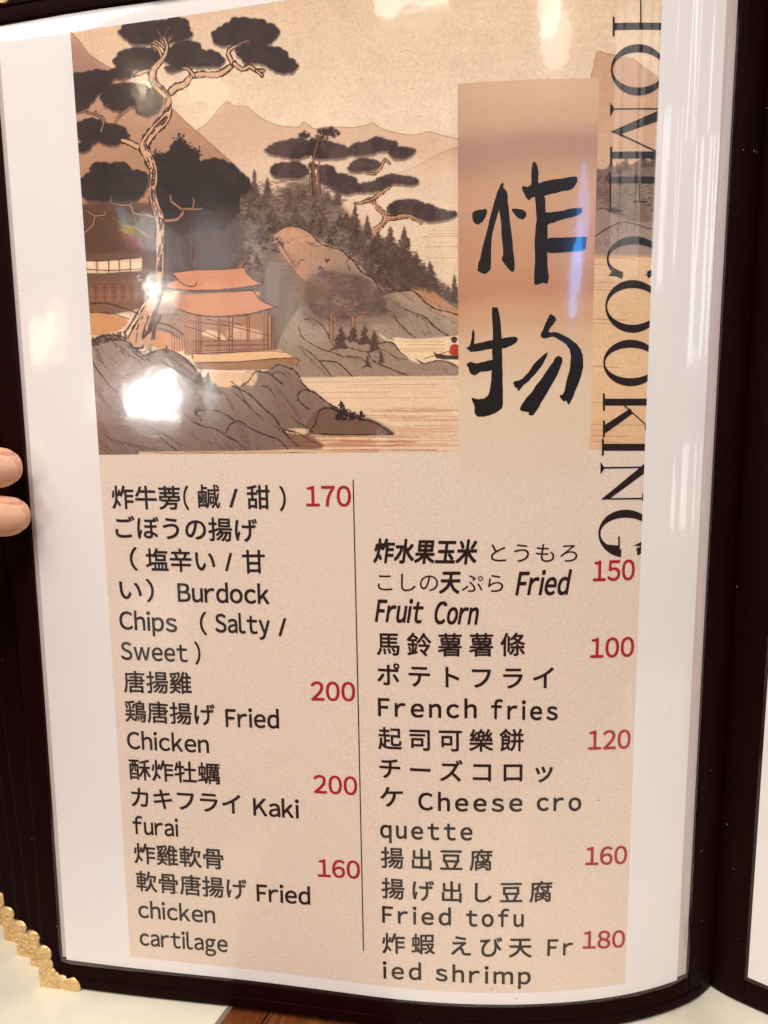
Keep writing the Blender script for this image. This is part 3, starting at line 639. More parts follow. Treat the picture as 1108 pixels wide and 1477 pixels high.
# hazy brown tree by the cliffs
hz = [(452,398),(470,392),(500,396),(525,402),(545,420),(556,440),(556,452),(530,456),(500,462),(470,464),(450,450),(440,430),(444,410)]
area([(440,400),(470,388),(520,392),(556,420),(590,452),(560,462),(500,470),(440,462)], c3(112,88,78), .6, 6, .5+.7*MID); cloud(hz, 8, (108,82,72), .62, (84,60,54), soft=5); dabs(hz, 260, 3.4, .9, (78,56,50), .4)
for (x,y0,y1) in ((477,452,490),(482,458,490),(508,458,490),(514,456,488)): line([(x+1,y0),(x,(y0+y1)/2),(x,y1)], 2.6, (166,112,84), .9); line([(x-1.5,y0),(x-2,y1)], .8, INK, .8)
lines([[(512,462),(520,456),(526,450)],[(510,462),(505,454),(500,452)],[(512,440),(512,430),(508,425)],[(512,440),(520,434)],[(496,440),(506,446)],[(480,460),(488,452)]], 1.3, (170,118,90), .8)
for (x,y,h,w_) in ((492,502,30,24),(510,492,20,20),(526,496,26,22),(540,506,28,18),(550,522,14,10),(530,528,14,10)): conifer(x, y, h, w_, (84,58,50))
# broken ink texture over the cliffs
for poly, nn_ in ((cl,70),(lo,110),(rk,50)):
    for (x, y) in inside_pts(poly, nn_):
        a = .75+.5*(rng.random()-.5); L = 3+8*rng.random(); line([(x,y),(x+L*.5*math.cos(a)+.6,y+L*.5*math.sin(a)),(x+L*math.cos(a),y+L*math.sin(a))], .7, (92,64,50), .45)
    dabs(poly, nn_*4, 1.0, .6, (104,74,58), .42, .6, 1.2)
dabs([(352,262),(400,262),(440,252),(476,262),(500,292),(480,300),(380,300),(350,280)], 150, 4.5, 1.6, (104,80,70), .55, 0, .4)
dabs([(548,340),(600,366),(655,424),(600,420),(560,400)], 160, 4, 1.5, (84,60,52), .6, 0, .4)
# water
area([(566,486),(600,489),(664,484),(664,520),(640,517),(592,517),(580,506)], c3(232,200,160), 1, .6, None, False)
area([(598,356),(616,392),(640,408),(650,420),(664,425),(664,330),(590,330)], c3(232,206,174), .0, 4)
wt = [(428,544),(664,542),(664,660),(140,660),(140,650),(560,640),(470,600)]
area(wt, c3(226,196,164), .85, 1, None, False)
wl_ = []
for y in list(np.arange(547,562,4))+[566,574]: x = 430+rng.random()*80; wl_.append([(x,y),(x+60+120*rng.random(),y-1)])
lines(wl_, .7, (176,124,88), .6)
for y in (333,337,341,356,372): line([(608+10*rng.random(),y),(662,y-.5)], .9, (184,128,98), .6, False)
for y in (492,497,503,506): line([(572+20*rng.random(),y),(640,y)], .8, (170,120,90), .55, False)
for i in range(34):
    y = 588+66*rng.random(); x = 470+130*rng.random()**.7; line([(x,y),(min(661,x+40+80*rng.random()),y+1.2*(rng.random()-.5))], .6+.4*rng.random(), (172,112,78), .5, False)
for i in range(9): y = 600+50*rng.random(); line([(555+30*rng.random(),y),(661,y)], 1.1, (196,134,92), .5, False)
# boatman
line([(612,517),(626,513),(648,506)], .9, (80,40,30), .8); area([(625,507),(630,510),(645,512),(664,512),(664,518),(640,518),(629,516)], c3(70,44,22), 1, 0, None, False)
area([(650,498),(656,496),(661,498),(664,504),(664,511),(650,511),(648,506)], c3(176,50,28), 1); area(ell(655,491,4,3.4), c3(80,44,34), 1, 0, None, False); area([(650,487),(656,485),(661,489),(650,490)], c3(60,36,30), 1, 0, None, False)
# dark middle trees on the left
put(raster([C_([(100,296),(250,300),(255,420),(100,420)])]), c3(96,62,44), .9, 5)
area([(100,300),(240,300),(236,372),(104,374)], c3(88,54,36), .9, 3, .8+.35*MID)
for y in np.arange(306,372,5): line([(106,y+4),(160,y+1),(232,y)], .7, (58,34,24), .35)
cloud([(118,262),(130,248),(134,238),(150,236),(162,238),(172,234),(186,238),(188,246),(208,250),(212,262),(208,280),(190,292),(150,292),(126,290),(114,278)], 7, (38,22,18), .96, (22,10,9), soft=5)
cloud([(222,232),(240,222),(246,214),(250,208),(258,202),(268,208),(276,214),(284,222),(288,232),(290,252),(292,300),(288,330),(262,340),(240,330),(226,300)], 6, (36,22,19), .97, (30,18,16), soft=4)
cloud([(286,240),(300,230),(316,230),(334,238),(350,252),(362,264),(354,280),(342,290),(340,310),(320,330),(300,336),(284,320),(276,280)], 8, (42,27,23), .97, (34,20,18), soft=4)
area([(240,320),(330,300),(350,340),(340,390),(300,400),(240,400)], c3(78,60,52), .75, 9)
for x, y, n, sp in ((260,200,30,9),(262,212,40,13),(227,222,22,6),(286,218,22,7),(225,232,18,7),(296,300,20,10),(322,326,10,5),(303,320,14,8)):
    pl = []
    for _ in range(n): a = rng.random()*6.28; rr = sp*rng.random(); pl.append(ell(x+rr*math.cos(a)*1.2, y+rr*math.sin(a), 2.3, .85, a, 7))
    a_ = C_(np.concatenate(pl)); put(raster(np.split(a_, len(pl))), (40,22,18), .92)
# house at the left edge
area([(100,372),(236,366),(236,400),(220,408),(100,408)], c3(110,76,58), .85, 2)
area([(124,376),(150,376),(206,370),(206,390),(150,394),(126,394)], c3(226,190,156), .95, 0, None, False)
for x in (140,157,172,188): line([(x,374),(x,393)], 1.6, (96,60,44), .9, False)
line([(125,376),(150,376),(206,371)], 1.1); line([(126,388),(160,390),(206,387)], 1); line([(206,370),(206,390)], 1.6)
for x0,x1 in ((127,137),(144,156),(159,171),(175,187),(190,203)): area([(x0,378),(x1,377),(x1,387),(x0,388)], c3(240,206,172), .9, 0, None, False)
area([(128,408),(215,408),(205,440),(180,450),(130,452)], c3(126,78,52), .9, 1.5)
for x in np.arange(132,214,6.5): line([(x,409),(x-.5,436)], .9, (70,40,28), .8, False)
for y in (410,414,420,428,436): line([(130,y),(212,y+1)], .8, (76,44,30), .65, False)
for x in np.arange(132,200,13): line([(x,412),(x,434)], 2.2, (160,104,72), .8, False)
for x in np.arange(132,204,3.4): line([(x,438),(x,449+(x-132)*.08)], .7, (70,40,28), .8, False)
line([(130,438),(158,438),(200,452)], 1.6); line([(130,450),(160,452),(186,460)], 1.2)
area([(130,453),(160,454),(184,462),(178,472),(160,480),(130,482)], c3(206,144,94), 1, 1)
# stair and lattice bridge behind the trunk
area([(215,440),(290,440),(330,470),(330,500),(240,500),(200,480)], c3(150,112,86), .8, 4)
for i in range(16): x = 216+i*5; line([(x,446+abs(i-8)*.6),(x+3,478)], .8, (92,56,40), .6)
for y in (448,456,462): line([(216,y),(250,y-3),(290,y+8)], 1, (92,56,40), .7)
area([(214,484),(226,478),(242,480),(262,492),(262,506),(230,504),(212,492)], c3(208,146,96), 1, 1)
line([(206,474),(226,466),(246,470),(266,484),(276,500),(278,516)], 2.2, (90,54,38), .9); line([(206,480),(226,474),(244,478),(258,488)], 1.2)
for i in range(8): x = 248+i*3.6; line([(x,474+i*2.2),(x+.5,506)], .9, (84,48,34), .85, False)
# pavilion
OR = c3(204,132,90)
area([(262,455),(392,452),(394,512),(270,512)], c3(176,122,88), .9, 1, None, False)
area([(290,482),(318,490),(328,492),(318,480),(300,476)], c3(236,200,158), .9, 1); area([(336,470),(378,478),(372,490),(330,488)], c3(226,180,150), .8, 3)
for (x,wd) in ((268,3),(285,4),(290,1),(316,2.6),(333,4.6),(358,3),(389,4.6),(381,1.5),(395,1.2)): line([(x,455),(x,510)], wd+1.2, (100,56,38), .85, False); line([(x,455),(x,510)], wd*.6, (196,134,94), .9, False)
for q in ([(266,470),(300,480),(324,492),(334,484)],[(300,460),(340,472),(388,484)],[(270,462),(330,470)],[(276,492),(390,490)],[(276,506),(390,503)],[(296,498),(388,497)],[(316,462),(350,468)]): line(q, 1.2, (96,54,38), .85)
for x in np.arange(280,386,3.2): line([(x,492),(x,504)], .7, (110,64,44), .75, False)
for x in np.arange(338,384,3): line([(x,478),(x,490)], .6, (140,90,66), .6, False)
area([(278,510),(300,512),(384,505),(404,504),(424,516),(400,519),(330,522),(280,523)], c3(230,182,132), 1, 0, None, False); line([(278,510),(384,506),(410,508)], 1)
area([(280,523),(330,522),(424,516),(428,526),(400,532),(330,534),(286,532)], c3(158,106,70), 1, 0, None, False); line([(280,523),(340,521.5),(424,516),(428,528)], 1.4)
area([(258,428),(262,424),(366,419),(373,430),(384,438),(398,443),(380,450),(350,455),(310,456),(280,453),(256,446)], OR, 1, 0)
line([(256,445),(275,452),(300,456),(330,456),(360,453),(384,447),(399,443)], 2.4, (84,40,26), .95); line([(366,419),(374,431),(386,438),(399,443)], 1.4); line([(260,424),(266,434),(272,441)], 1.2); line([(262,424),(366,419)], 1)
area([(248,393),(290,389),(330,388),(352,384),(358,395),(368,404),(380,408),(352,414),(310,418),(262,417),(240,412),(256,402)], OR*1.02, 1, 0)
line([(248,393),(280,389),(320,388),(346,386),(352,383),(356,378)], 2, (80,38,26), .95); line([(352,386),(360,398),(370,405),(381,408)], 1.5); line([(381,409),(355,414),(320,418),(280,419),(250,417)], 2, (84,40,26), .9)
line([(248,393),(262,408),(274,413),(283,411),(283,407)], 1.6); line([(262,421),(366,418)], 1.4)
area([(256,424),(262,420),(272,440),(256,446),(250,436)], OR*.9, .9, 1)
# foreground rocks
RC1 = c3(150,120,100)
fg = [(120,500),(134,488),(150,482),(168,484),(184,490),(196,500),(206,512),(215,508),(232,504),(250,508),(268,516),(280,528),(288,540),(300,552),(312,556),(326,558),(345,556),(350,552),(352,540),(364,532),(382,536),(392,528),(402,525),(416,530),(428,540),(438,555),(446,562),(456,566),(466,576),(480,586),(492,590),(530,602),(552,612),(567,625),(540,627),(446,624),(466,644),(415,648),(350,655),(140,660),(120,560)]
area(fg, RC1, 1, .5, None)
area(fg, c3(112,86,76), .7, 5, np.clip((vy-92)/30,0,1)*(.7+.5*MID)); area([(130,500),(180,490),(215,530),(260,560),(200,570),(140,560)], c3(160,134,120), .6, 10); area([(268,520),(330,600),(400,640),(300,650),(250,560)], c3(128,104,94), .4, 9)
area([(382,536),(402,526),(430,545),(450,575),(460,620),(420,622),(392,590),(366,560)], c3(128,98,84), .6, 6); area([(462,588),(500,594),(560,620),(560,626),(446,624)], c3(112,78,60), .85, 2.5)
area([(410,622),(440,624),(466,644),(425,646)], c3(120,88,72), .8, 2); area([(418,618),(446,618),(440,626),(412,624)], c3(230,196,156), .9, 1.5)
area([(130,560),(150,570),(165,600),(150,655),(135,655)], c3(136,88,70), .6, 6); area([(352,540),(352,552),(366,556),(372,540),(364,533)], c3(232,190,146), .85, 1)
area([(296,540),(318,536),(350,540),(338,556),(318,556)], c3(226,178,132), .9, 1.5)
FL = [([(128,500),(138,490),(150,484),(166,483),(180,487),(192,497),(198,506),(210,514),(220,526),(230,540)],2.1),([(212,512),(224,506),(238,504),(252,508),(266,516),(276,526),(284,536)],2),([(184,498),(196,510),(206,518)],1.5),
 ([(134,494),(130,510),(136,526),(150,545),(162,560),(172,566)],1.5),([(180,556),(192,550),(206,554),(222,562),(236,572),(250,586),(262,596)],1.5),([(186,606),(204,612),(222,618),(230,628),(240,638),(256,650)],1.8),
 ([(276,606),(292,614),(310,618),(326,628),(344,638),(356,650)],1.9),([(290,592),(284,584),(282,594),(290,606)],2),([(282,600),(286,592),(296,591),(312,592),(326,598),(338,606)],1.7),([(326,624),(332,612),(346,607),(356,614),(370,622),(386,628),(402,634),(415,647)],1.8),
 ([(284,560),(298,560),(312,564),(318,568)],1.4),([(334,556),(348,562),(362,570),(380,588),(396,602),(406,618),(420,634),(430,643)],2),([(334,550),(344,560),(354,578),(362,588)],1.4),([(350,556),(360,548),(366,538),(376,534)],1.5),
 ([(392,532),(400,526),(410,528),(420,532)],1.8),([(394,538),(404,536),(416,544)],1.3),([(374,536),(388,538),(398,546),(408,554)],1.8),([(420,530),(430,540),(436,552),(446,563)],1.7),([(446,563),(454,566),(464,574),(478,584),(486,588)],2),
 ([(430,578),(430,568),(438,562),(446,563)],1.7),([(430,576),(440,586),(446,590)],1.6),([(378,556),(388,560),(398,574)],1.6),([(446,622),(454,612),(460,594),(466,589),(478,588)],1.7),([(478,588),(500,598),(520,604),(538,608),(552,616),(566,626)],2.4),([(412,620),(430,624),(446,634),(466,644)],1.7),
 ([(446,625),(500,626.5),(566,626)],1.6),([(140,566),(152,580),(160,596)],1.2),([(250,560),(260,568),(268,574),(284,566)],1.4),([(232,520),(244,528),(258,536),(276,546),(286,556)],1.6)]
for q, wd in FL: line(q, wd, (46,22,16), .92, jit=.6)
for hh in ((134,494,140,520,10,16,.8),(160,490,200,520,10,12,.9),(236,510,284,545,20,14,.55),(246,508,286,530,14,12,.75),(208,540,234,560,10,12,.8),(140,556,176,590,8,18,.85),(150,630,236,650,18,20,.75),(300,636,400,650,14,14,.9),(226,618,256,640,6,14,.6),
    (420,600,450,622,12,16,.85),(392,612,425,622,8,12,.8),(334,562,372,600,14,14,.75),(340,606,352,640,10,8,.1),(138,600,146,650,10,24,.7),(400,560,430,600,8,10,.8),(318,560,334,590,8,9,.7),(262,596,284,604,6,8,.8)): hatch(*hh, wd=.8, alpha=.6)
lines([[(205,480+i*3),(214,486+i*4),(220,494+i*5)] for i in range(5)], 1.2, INK, .8)
for x, y, w_ in ((198,500,0),(206,504,0),(214,508,0),(202,510,0),(210,516,0)): put(raster(stroke_polys(ell(x,y,5,3.5), .8)), INK, .7)
dabs([(128,500),(190,486),(200,496),(150,486)], 60, 1.6, 1.2, (62,36,26), .8); dabs([(132,486),(180,478),(186,488),(134,498)], 90, 2.2, .8, (58,34,24), .8, 1.2, 1.5)
for (x,y,h,w_) in ((240,508,9,9),(300,558,20,16),(310,566,14,18),(288,556,18,22),(276,560,12,14)): conifer(x, y, h, w_, (80,52,38))
dabs([(278,580),(296,570),(312,578),(312,588),(296,596),(284,592)], 90, 2.4, 1.4, (96,64,48), .7)
for (x, y) in inside_pts(fg, 330):
    a = .85+.5*(rng.random()-.5); L = 4+9*rng.random(); line([(x,y),(x+L*.5*math.cos(a)+.8,y+L*.5*math.sin(a)),(x+L*math.cos(a),y+L*math.sin(a))], .8, (82,54,42), .42)
dabs(fg, 1100, 1.1, .6, (104,78,66), .25, .7, 1.2)
# little dark pines on the point
for x, y, n, sp in ((494,596,60,11),(492,584,20,5),(508,600,40,8),(520,600,30,7),(488,602,24,6)):
    pl = []
    for _ in range(n): a = rng.random()*6.28; rr = sp*rng.random(); pl.append(ell(x+rr*math.cos(a)*.8, min(604+(x-490)*.12, y+rr*math.sin(a)), 2.4, 1.0, a, 7))
    a_ = C_(np.concatenate(pl)); put(raster(np.split(a_, len(pl))), (34,16,12), .95)
for i in range(26):
    y = 627+26*rng.random(); x = 380+130*rng.random(); line([(x,y),(x+50+90*rng.random(),y+.8*(rng.random()-.5))], .8, (168,104,68), .65, False)
area([(200,651),(350,650),(415,648),(480,650),(480,660),(200,660)], c3(222,182,142), .9, 1.2, None, False)
for i in range(12): x = 180+240*rng.random(); line([(x,651+4*rng.random()),(x+50,652+3*rng.random())], .9, (130,84,60), .6, False)
# great pine: cushions behind the trunk
NAVY = (44,25,25)
for poly, r in (([(172,48),(182,36),(196,33),(230,30),(262,26),(270,30),(272,42),(276,52),(266,58),(250,64),(236,58),(222,60),(204,64),(188,62)], 7),
                ([(165,90),(170,80),(184,72),(200,69),(218,71),(230,76),(230,86),(224,96),(206,102),(186,102),(170,98)], 7),
                ([(156,106),(170,98),(190,104),(188,112),(178,116),(164,114)], 6),
                ([(236,90),(240,76),(252,66),(266,60),(284,62),(290,74),(308,76),(322,86),(318,96),(300,98),(278,100),(256,94),(242,94)], 7),
                ([(238,98),(256,94),(268,98),(250,108),(242,106)], 3),
                ([(106,112),(118,106),(134,102),(150,102),(160,112),(158,124),(150,134),(130,146),(120,158),(108,160)], 8),
                ([(150,130),(164,124),(180,121),(196,120),(210,126),(222,132),(232,144),(232,158),(220,166),(206,166),(200,158),(186,154),(170,162),(154,154),(146,142)], 8),
                ([(112,180),(124,173),(140,173),(154,178),(168,182),(182,190),(186,198),(176,208),(158,212),(140,206),(124,210),(114,200)], 7),
                ([(114,208),(130,208),(130,218),(116,222)], 4),
                ([(306,52),(316,42),(330,36),(334,28),(350,26),(364,28),(380,30),(384,38),(400,40),(402,48),(396,58),(388,66),(370,66),(350,62),(330,66),(312,64)], 7),
                ([(340,74),(352,66),(372,64),(390,68),(404,70),(414,78),(416,86),(428,92),(428,100),(420,108),(404,106),(386,98),(370,92),(352,90),(344,82)], 7)):
    cloud(poly, r, NAVY, .98, (36,20,20), soft=3)
# trunk with outline, bark marks
BK = (208,162,128)
def limb(pts, wd, n=0):
    pts = np.asarray(pts, float); line(pts, np.array(wd)+3.4, (44,22,16), .97, jit=.3); line(pts, wd, BK, 1, jit=.06)
TR = [(198,490),(205,470),(214,448),(226,424),(230,400),(231,372),(231,345),(231,318),(224,296),(220,276),(222,256),(220,240),(212,222),(208,210),(216,196),(226,184),(238,172),(243,158),(242,142),(236,134),(226,124),(220,112),(222,100),(230,90),(238,80),(241,66),(236,54)]
TW = [26,20,17,15,13,12,12,13,12,11,11,12,13,13,12,12,12,9,9,9,9,9,8,6,4,3,2]
trunk_side = [([(210,208),(200,212),(188,206),(176,202)],[8,7,6,4]),([(243,136),(254,126),(266,122),(274,112),(280,108)],[8,8,7,6,5]),([(276,110),(292,107),(310,108),(322,104),(334,95),(338,92)],[6,6,7,6,5,5]),([(336,92),(332,84),(329,76),(334,70),(342,66)],[5,4.5,4,3,2]),([(338,92),(350,100),(360,96),(370,102),(382,102)],[4.5,4,3.5,3,2]),([(370,102),(376,107),(379,110)],[2.5,2,1]),
 ([(280,110),(272,100),(264,98)],[3.5,2.5,1.5]),([(222,102),(212,102),(200,106),(194,109)],[4,3.5,3,1.5]),([(234,84),(228,70),(220,66)],[3,2.5,1.5]),([(238,70),(232,64),(224,58)],[2.5,2,1]),([(240,62),(248,54)],[2,1]),
 ([(234,318),(244,318),(256,316),(264,306),(262,300)],[7,6,6,5,4]),([(262,302),(272,301),(282,302),(292,300)],[4,3.5,3,2]),([(262,302),(252,294),(247,290),(246,282)],[4,4,3.5,3]),([(278,300),(280,290),(278,284)],[3,2.5,1.5]),
 ([(226,316),(214,310),(194,308),(188,296),(176,296),(160,292)],[5,4,4,3.5,3,2]),([(158,292),(162,282)],[2,1]),([(222,342),(212,340),(196,328),(184,326),(168,318),(162,312)],[3,3,2.5,2.5,2,1.2]),([(122,336),(134,324),(138,312),(150,310),(152,304)],[3,3,3,2.5,2]),([(138,312),(128,306),(122,302)],[2.5,2,1]),
 ([(146,190),(150,172),(140,166),(138,160)],[2.5,3,2.5,1.5]),([(118,160),(132,164),(144,168),(148,176)],[2,2.5,2.5,2]),([(166,178),(172,168),(182,160),(196,154)],[3.5,3.5,3,2]),([(174,166),(170,160)],[2,1.2]),([(283,356),(281,374),(280,386)],[2,2,2.5]),([(272,344),(278,350),(283,358)],[1,1.4,2])]
for i_, (q, wd) in enumerate(trunk_side):
    if i_ < 11: limb(q, np.array(wd)*.85)
    else: line(q, np.array(wd)*.75+1.6, (52,30,24), .8, jit=.3); line(q, np.array(wd)*.6, (172,124,98), .95, jit=.2)
limb(TR, np.array(TW)*.88)
area([(182,490),(192,474),(206,470),(216,476),(224,490),(214,498),(196,496)], BK, .9, 1); lines([[(184,488),(192,474),(200,460)],[(206,490),(208,474),(216,456)],[(196,494),(198,480)],[(218,490),(222,474),(226,462)]], 1.6, (70,38,28), .8)
for q, wd in (([(206,486),(216,476),(222,460),(228,444)],5),([(222,488),(224,472),(232,456)],4),([(180,480),(192,462),(204,440),(216,420)],3)): line(q, wd, (76,44,32), .75)
bk = []
for i in range(90):
    t = rng.random()*(len(TR)-6); j = int(t); f = t-j; x = TR[j][0]*(1-f)+TR[j+1][0]*f+(rng.random()-.5)*TW[j]*.75; y = TR[j][1]*(1-f)+TR[j+1][1]*f
    dx, dy = TR[j+1][0]-TR[j][0], TR[j+1][1]-TR[j][1]; L = math.hypot(dx,dy); l = 2+4*rng.random(); bk.append([(x,y),(x+dx/L*l+.8,y+dy/L*l),(x+dx/L*l*2,y+dy/L*l*2)])
lines(bk, 1.7, (58,30,22), .9)
for (x,y,rx,ry) in ((221,264,2,4),(218,246,2,4),(222,282,2,5),(231,382,2.6,4.5),(238,172,2,3.5),(232,318,2,3),(214,236,2,4)): put(raster(stroke_polys(ell(x,y,rx,ry), 1.2)), (60,30,22), .9)
# twigs seen inside the cushions
lines([[(234,58),(230,48),(226,42)],[(236,56),(240,46),(244,40)],[(236,60),(246,52),(250,50)],[(232,66),(222,58)],[(144,162),(150,154),(158,150)],[(138,164),(128,158)],[(190,156),(200,152),(204,160)],[(340,66),(352,60),(360,58)],[(332,72),(344,76)]], 1, (150,100,76), .8)
# silk grain over everything
cv *= (1+.10*(FINE-.5)+.04*(HOR-.5)+.03*(BIG-.5)+.05*(rng.random((CH,CW))-.5))[...,None]
cv[:] = np.clip(cv, 0, 1)
img = bpy.data.images.new('ink_landscape', CW, CH); buf = np.ones((CH, CW, 4), np.float32); buf[...,:3] = cv[::-1]
img.pixels.foreach_set(buf.ravel()); img.update(); img.pack()
mp_ = M('ink_landscape_print'); tx = mp_.n.new('ShaderNodeTexImage'); tx.image = img; tx.extension = 'EXTEND'; mp_.l.new(mp_.coord('UV'), tx.inputs[0])
mp_.base(tx.outputs[0], .6, .25)
link('landscape_print', sheet_mesh('landscape_print', PS0+.01, PS1-.01, PV0+.01, PV1, .06), mp_.m, sheet)

# ------------------------------------------------------------ title panel
q = P([(661,122),(661,400),(661,640),(863,112),(857,380),(852,640)]); TS0, TS1 = float(q[:3,0].mean()), float(q[3:,0].mean()); TV0 = float((q[0,1]+q[3,1])/2); TV1 = 137.0
tp = M('title_print_and_reflection'); sp = tp.n.new('ShaderNodeSeparateXYZ'); tp.l.new(tp.coord('UV'), sp.inputs[0])
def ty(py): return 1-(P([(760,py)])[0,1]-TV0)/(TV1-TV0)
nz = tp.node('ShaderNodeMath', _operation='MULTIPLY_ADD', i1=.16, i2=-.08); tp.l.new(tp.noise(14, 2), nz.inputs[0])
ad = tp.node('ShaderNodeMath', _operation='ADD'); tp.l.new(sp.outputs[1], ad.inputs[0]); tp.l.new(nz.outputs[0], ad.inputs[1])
st = [(p_, c_) for p_, c_ in sorted([(ty(705),(219,197,171)),(ty(560),(222,198,170)),(ty(500),(216,182,150)),(ty(455),(206,160,126)),(ty(418),(194,140,108)),(ty(370),(200,150,118)),(ty(280),(204,160,128)),(ty(215),(180,141,121)),(ty(170),(206,170,140)),(ty(125),(212,178,148))])]  # print gradient; its blurry dark bands include sleeve reflections painted in
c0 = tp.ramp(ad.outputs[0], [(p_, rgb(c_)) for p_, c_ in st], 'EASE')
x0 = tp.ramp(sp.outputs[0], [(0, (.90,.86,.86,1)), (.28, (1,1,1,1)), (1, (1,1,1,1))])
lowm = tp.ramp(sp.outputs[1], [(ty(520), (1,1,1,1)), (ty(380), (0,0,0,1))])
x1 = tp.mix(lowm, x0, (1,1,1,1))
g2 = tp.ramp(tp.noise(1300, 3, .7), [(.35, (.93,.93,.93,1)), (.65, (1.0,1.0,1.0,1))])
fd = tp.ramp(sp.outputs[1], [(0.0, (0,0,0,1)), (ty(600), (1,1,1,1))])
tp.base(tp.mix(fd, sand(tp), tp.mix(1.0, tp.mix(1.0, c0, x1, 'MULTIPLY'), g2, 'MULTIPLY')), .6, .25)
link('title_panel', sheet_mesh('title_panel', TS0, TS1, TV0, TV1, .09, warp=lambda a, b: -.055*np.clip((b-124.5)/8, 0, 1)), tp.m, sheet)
# ------------------------------------------------------------ brush title 
def poly_bm(bm, pts, lift=0., n=0):
    q_ = P(smooth(pts, n, True) if n else pts); vs = [bm.verts.new((x, -y, lift)) for x, y in q_]; f = bm.faces.new(vs); return f
def brush_char(name, ox, oy, sc, strokes, off, label):
    bm = bmesh.new()
    for i, st_ in enumerate(strokes):
        pts = [(ox+x/sc, oy+y/sc) for x, y in st_]
        p = smooth(pts, 3, True); p = p+rng.normal(0, .3, p.shape)
        poly_bm(bm, p, .004*i)
    bmesh.ops.triangulate(bm, faces=bm.faces[:])
    o = link(name, bm_cut_map(bm, off, name), MT['brush'], sheet); o['label'] = label
K1 = [[(97,975),(110,945),(150,935),(195,932),(190,970),(165,1015),(130,1035),(105,1010)],
 [(300,755),(305,800),(292,880),(270,960),(240,1060),(225,1170),(222,1300),(210,1345),(180,1360),(150,1350),(133,1325),(150,1260),(180,1130),(215,1000),(245,880),(270,800)],
 [(290,802),(326,808),(340,930),(355,1050),(370,1200),(380,1330),(355,1345),(325,1310),(295,1265),(303,1240),(295,1100),(280,960),(275,850)],
 [(362,930),(420,932),(450,945),(458,970),(440,998),(405,990),(385,970)],
 [(500,622),(525,630),(538,690),(537,755),(575,748),(640,735),(720,722),(785,715),(798,735),(790,765),(755,800),(690,812),(600,835),(540,850),(500,850),(472,872),(450,840),(430,800),(430,778),(455,783),(488,768),(492,700)],
 [(520,835),(570,838),(585,880),(585,960),(598,1030),(600,1300),(608,1380),(595,1425),(570,1420),(545,1428),(512,1430),(510,1380),(515,1250),(512,1140),(525,1000),(520,900)],
 [(575,960),(640,950),(700,940),(780,925),(825,925),(825,950),(790,975),(700,1000),(620,1025),(580,1030)],
 [(590,1130),(700,1122),(780,1118),(855,1118),(852,1160),(848,1200),(780,1212),(700,1218),(590,1215)]]
K2 = [[(100,262),(114,268),(112,330),(112,368),(96,392),(78,380),(90,330),(95,290)],
 [(60,378),(110,355),(200,330),(300,312),(385,303),(402,322),(385,345),(340,370),(290,382),(200,388),(95,405),(75,392)],
 [(228,118),(248,108),(272,120),(285,200),(292,290),(298,450),(300,600),(303,740),(285,790),(230,820),(170,836),(130,830),(112,805),(115,770),(92,712),(140,720),(190,705),(215,660),(228,540),(232,400),(236,250)],
 [(60,485),(95,470),(120,480),(180,468),(240,460),(240,520),(150,540),(115,560),(85,545),(75,515)],
 [(625,153),(655,185),(640,215),(605,270),(660,275),(730,305),(790,350),(825,405),(836,460),(832,530),(800,620),(760,720),(740,755),(722,728),(705,735),(678,695),(705,680),(725,600),(748,500),(752,420),(735,370),(690,330),(630,305),(570,313),(553,288),(575,240),(605,170)],
 [(595,408),(590,440),(550,510),(490,580),(440,625),(405,662),(395,640),(380,640),(375,600),(420,590),(470,540),(530,460)],
 [(672,432),(698,450),(690,490),(660,560),(600,670),(540,770),(505,822),(475,825),(470,805),(418,793),(440,735),(500,660),(560,580),(620,490),(655,440)]]
brush_char('title_character', 660, 100, 4.614, K1, .13, 'upper brush character of the title')
brush_char('title_character', 660, 420, 4.614, K2, .13, 'lower brush character of the title')
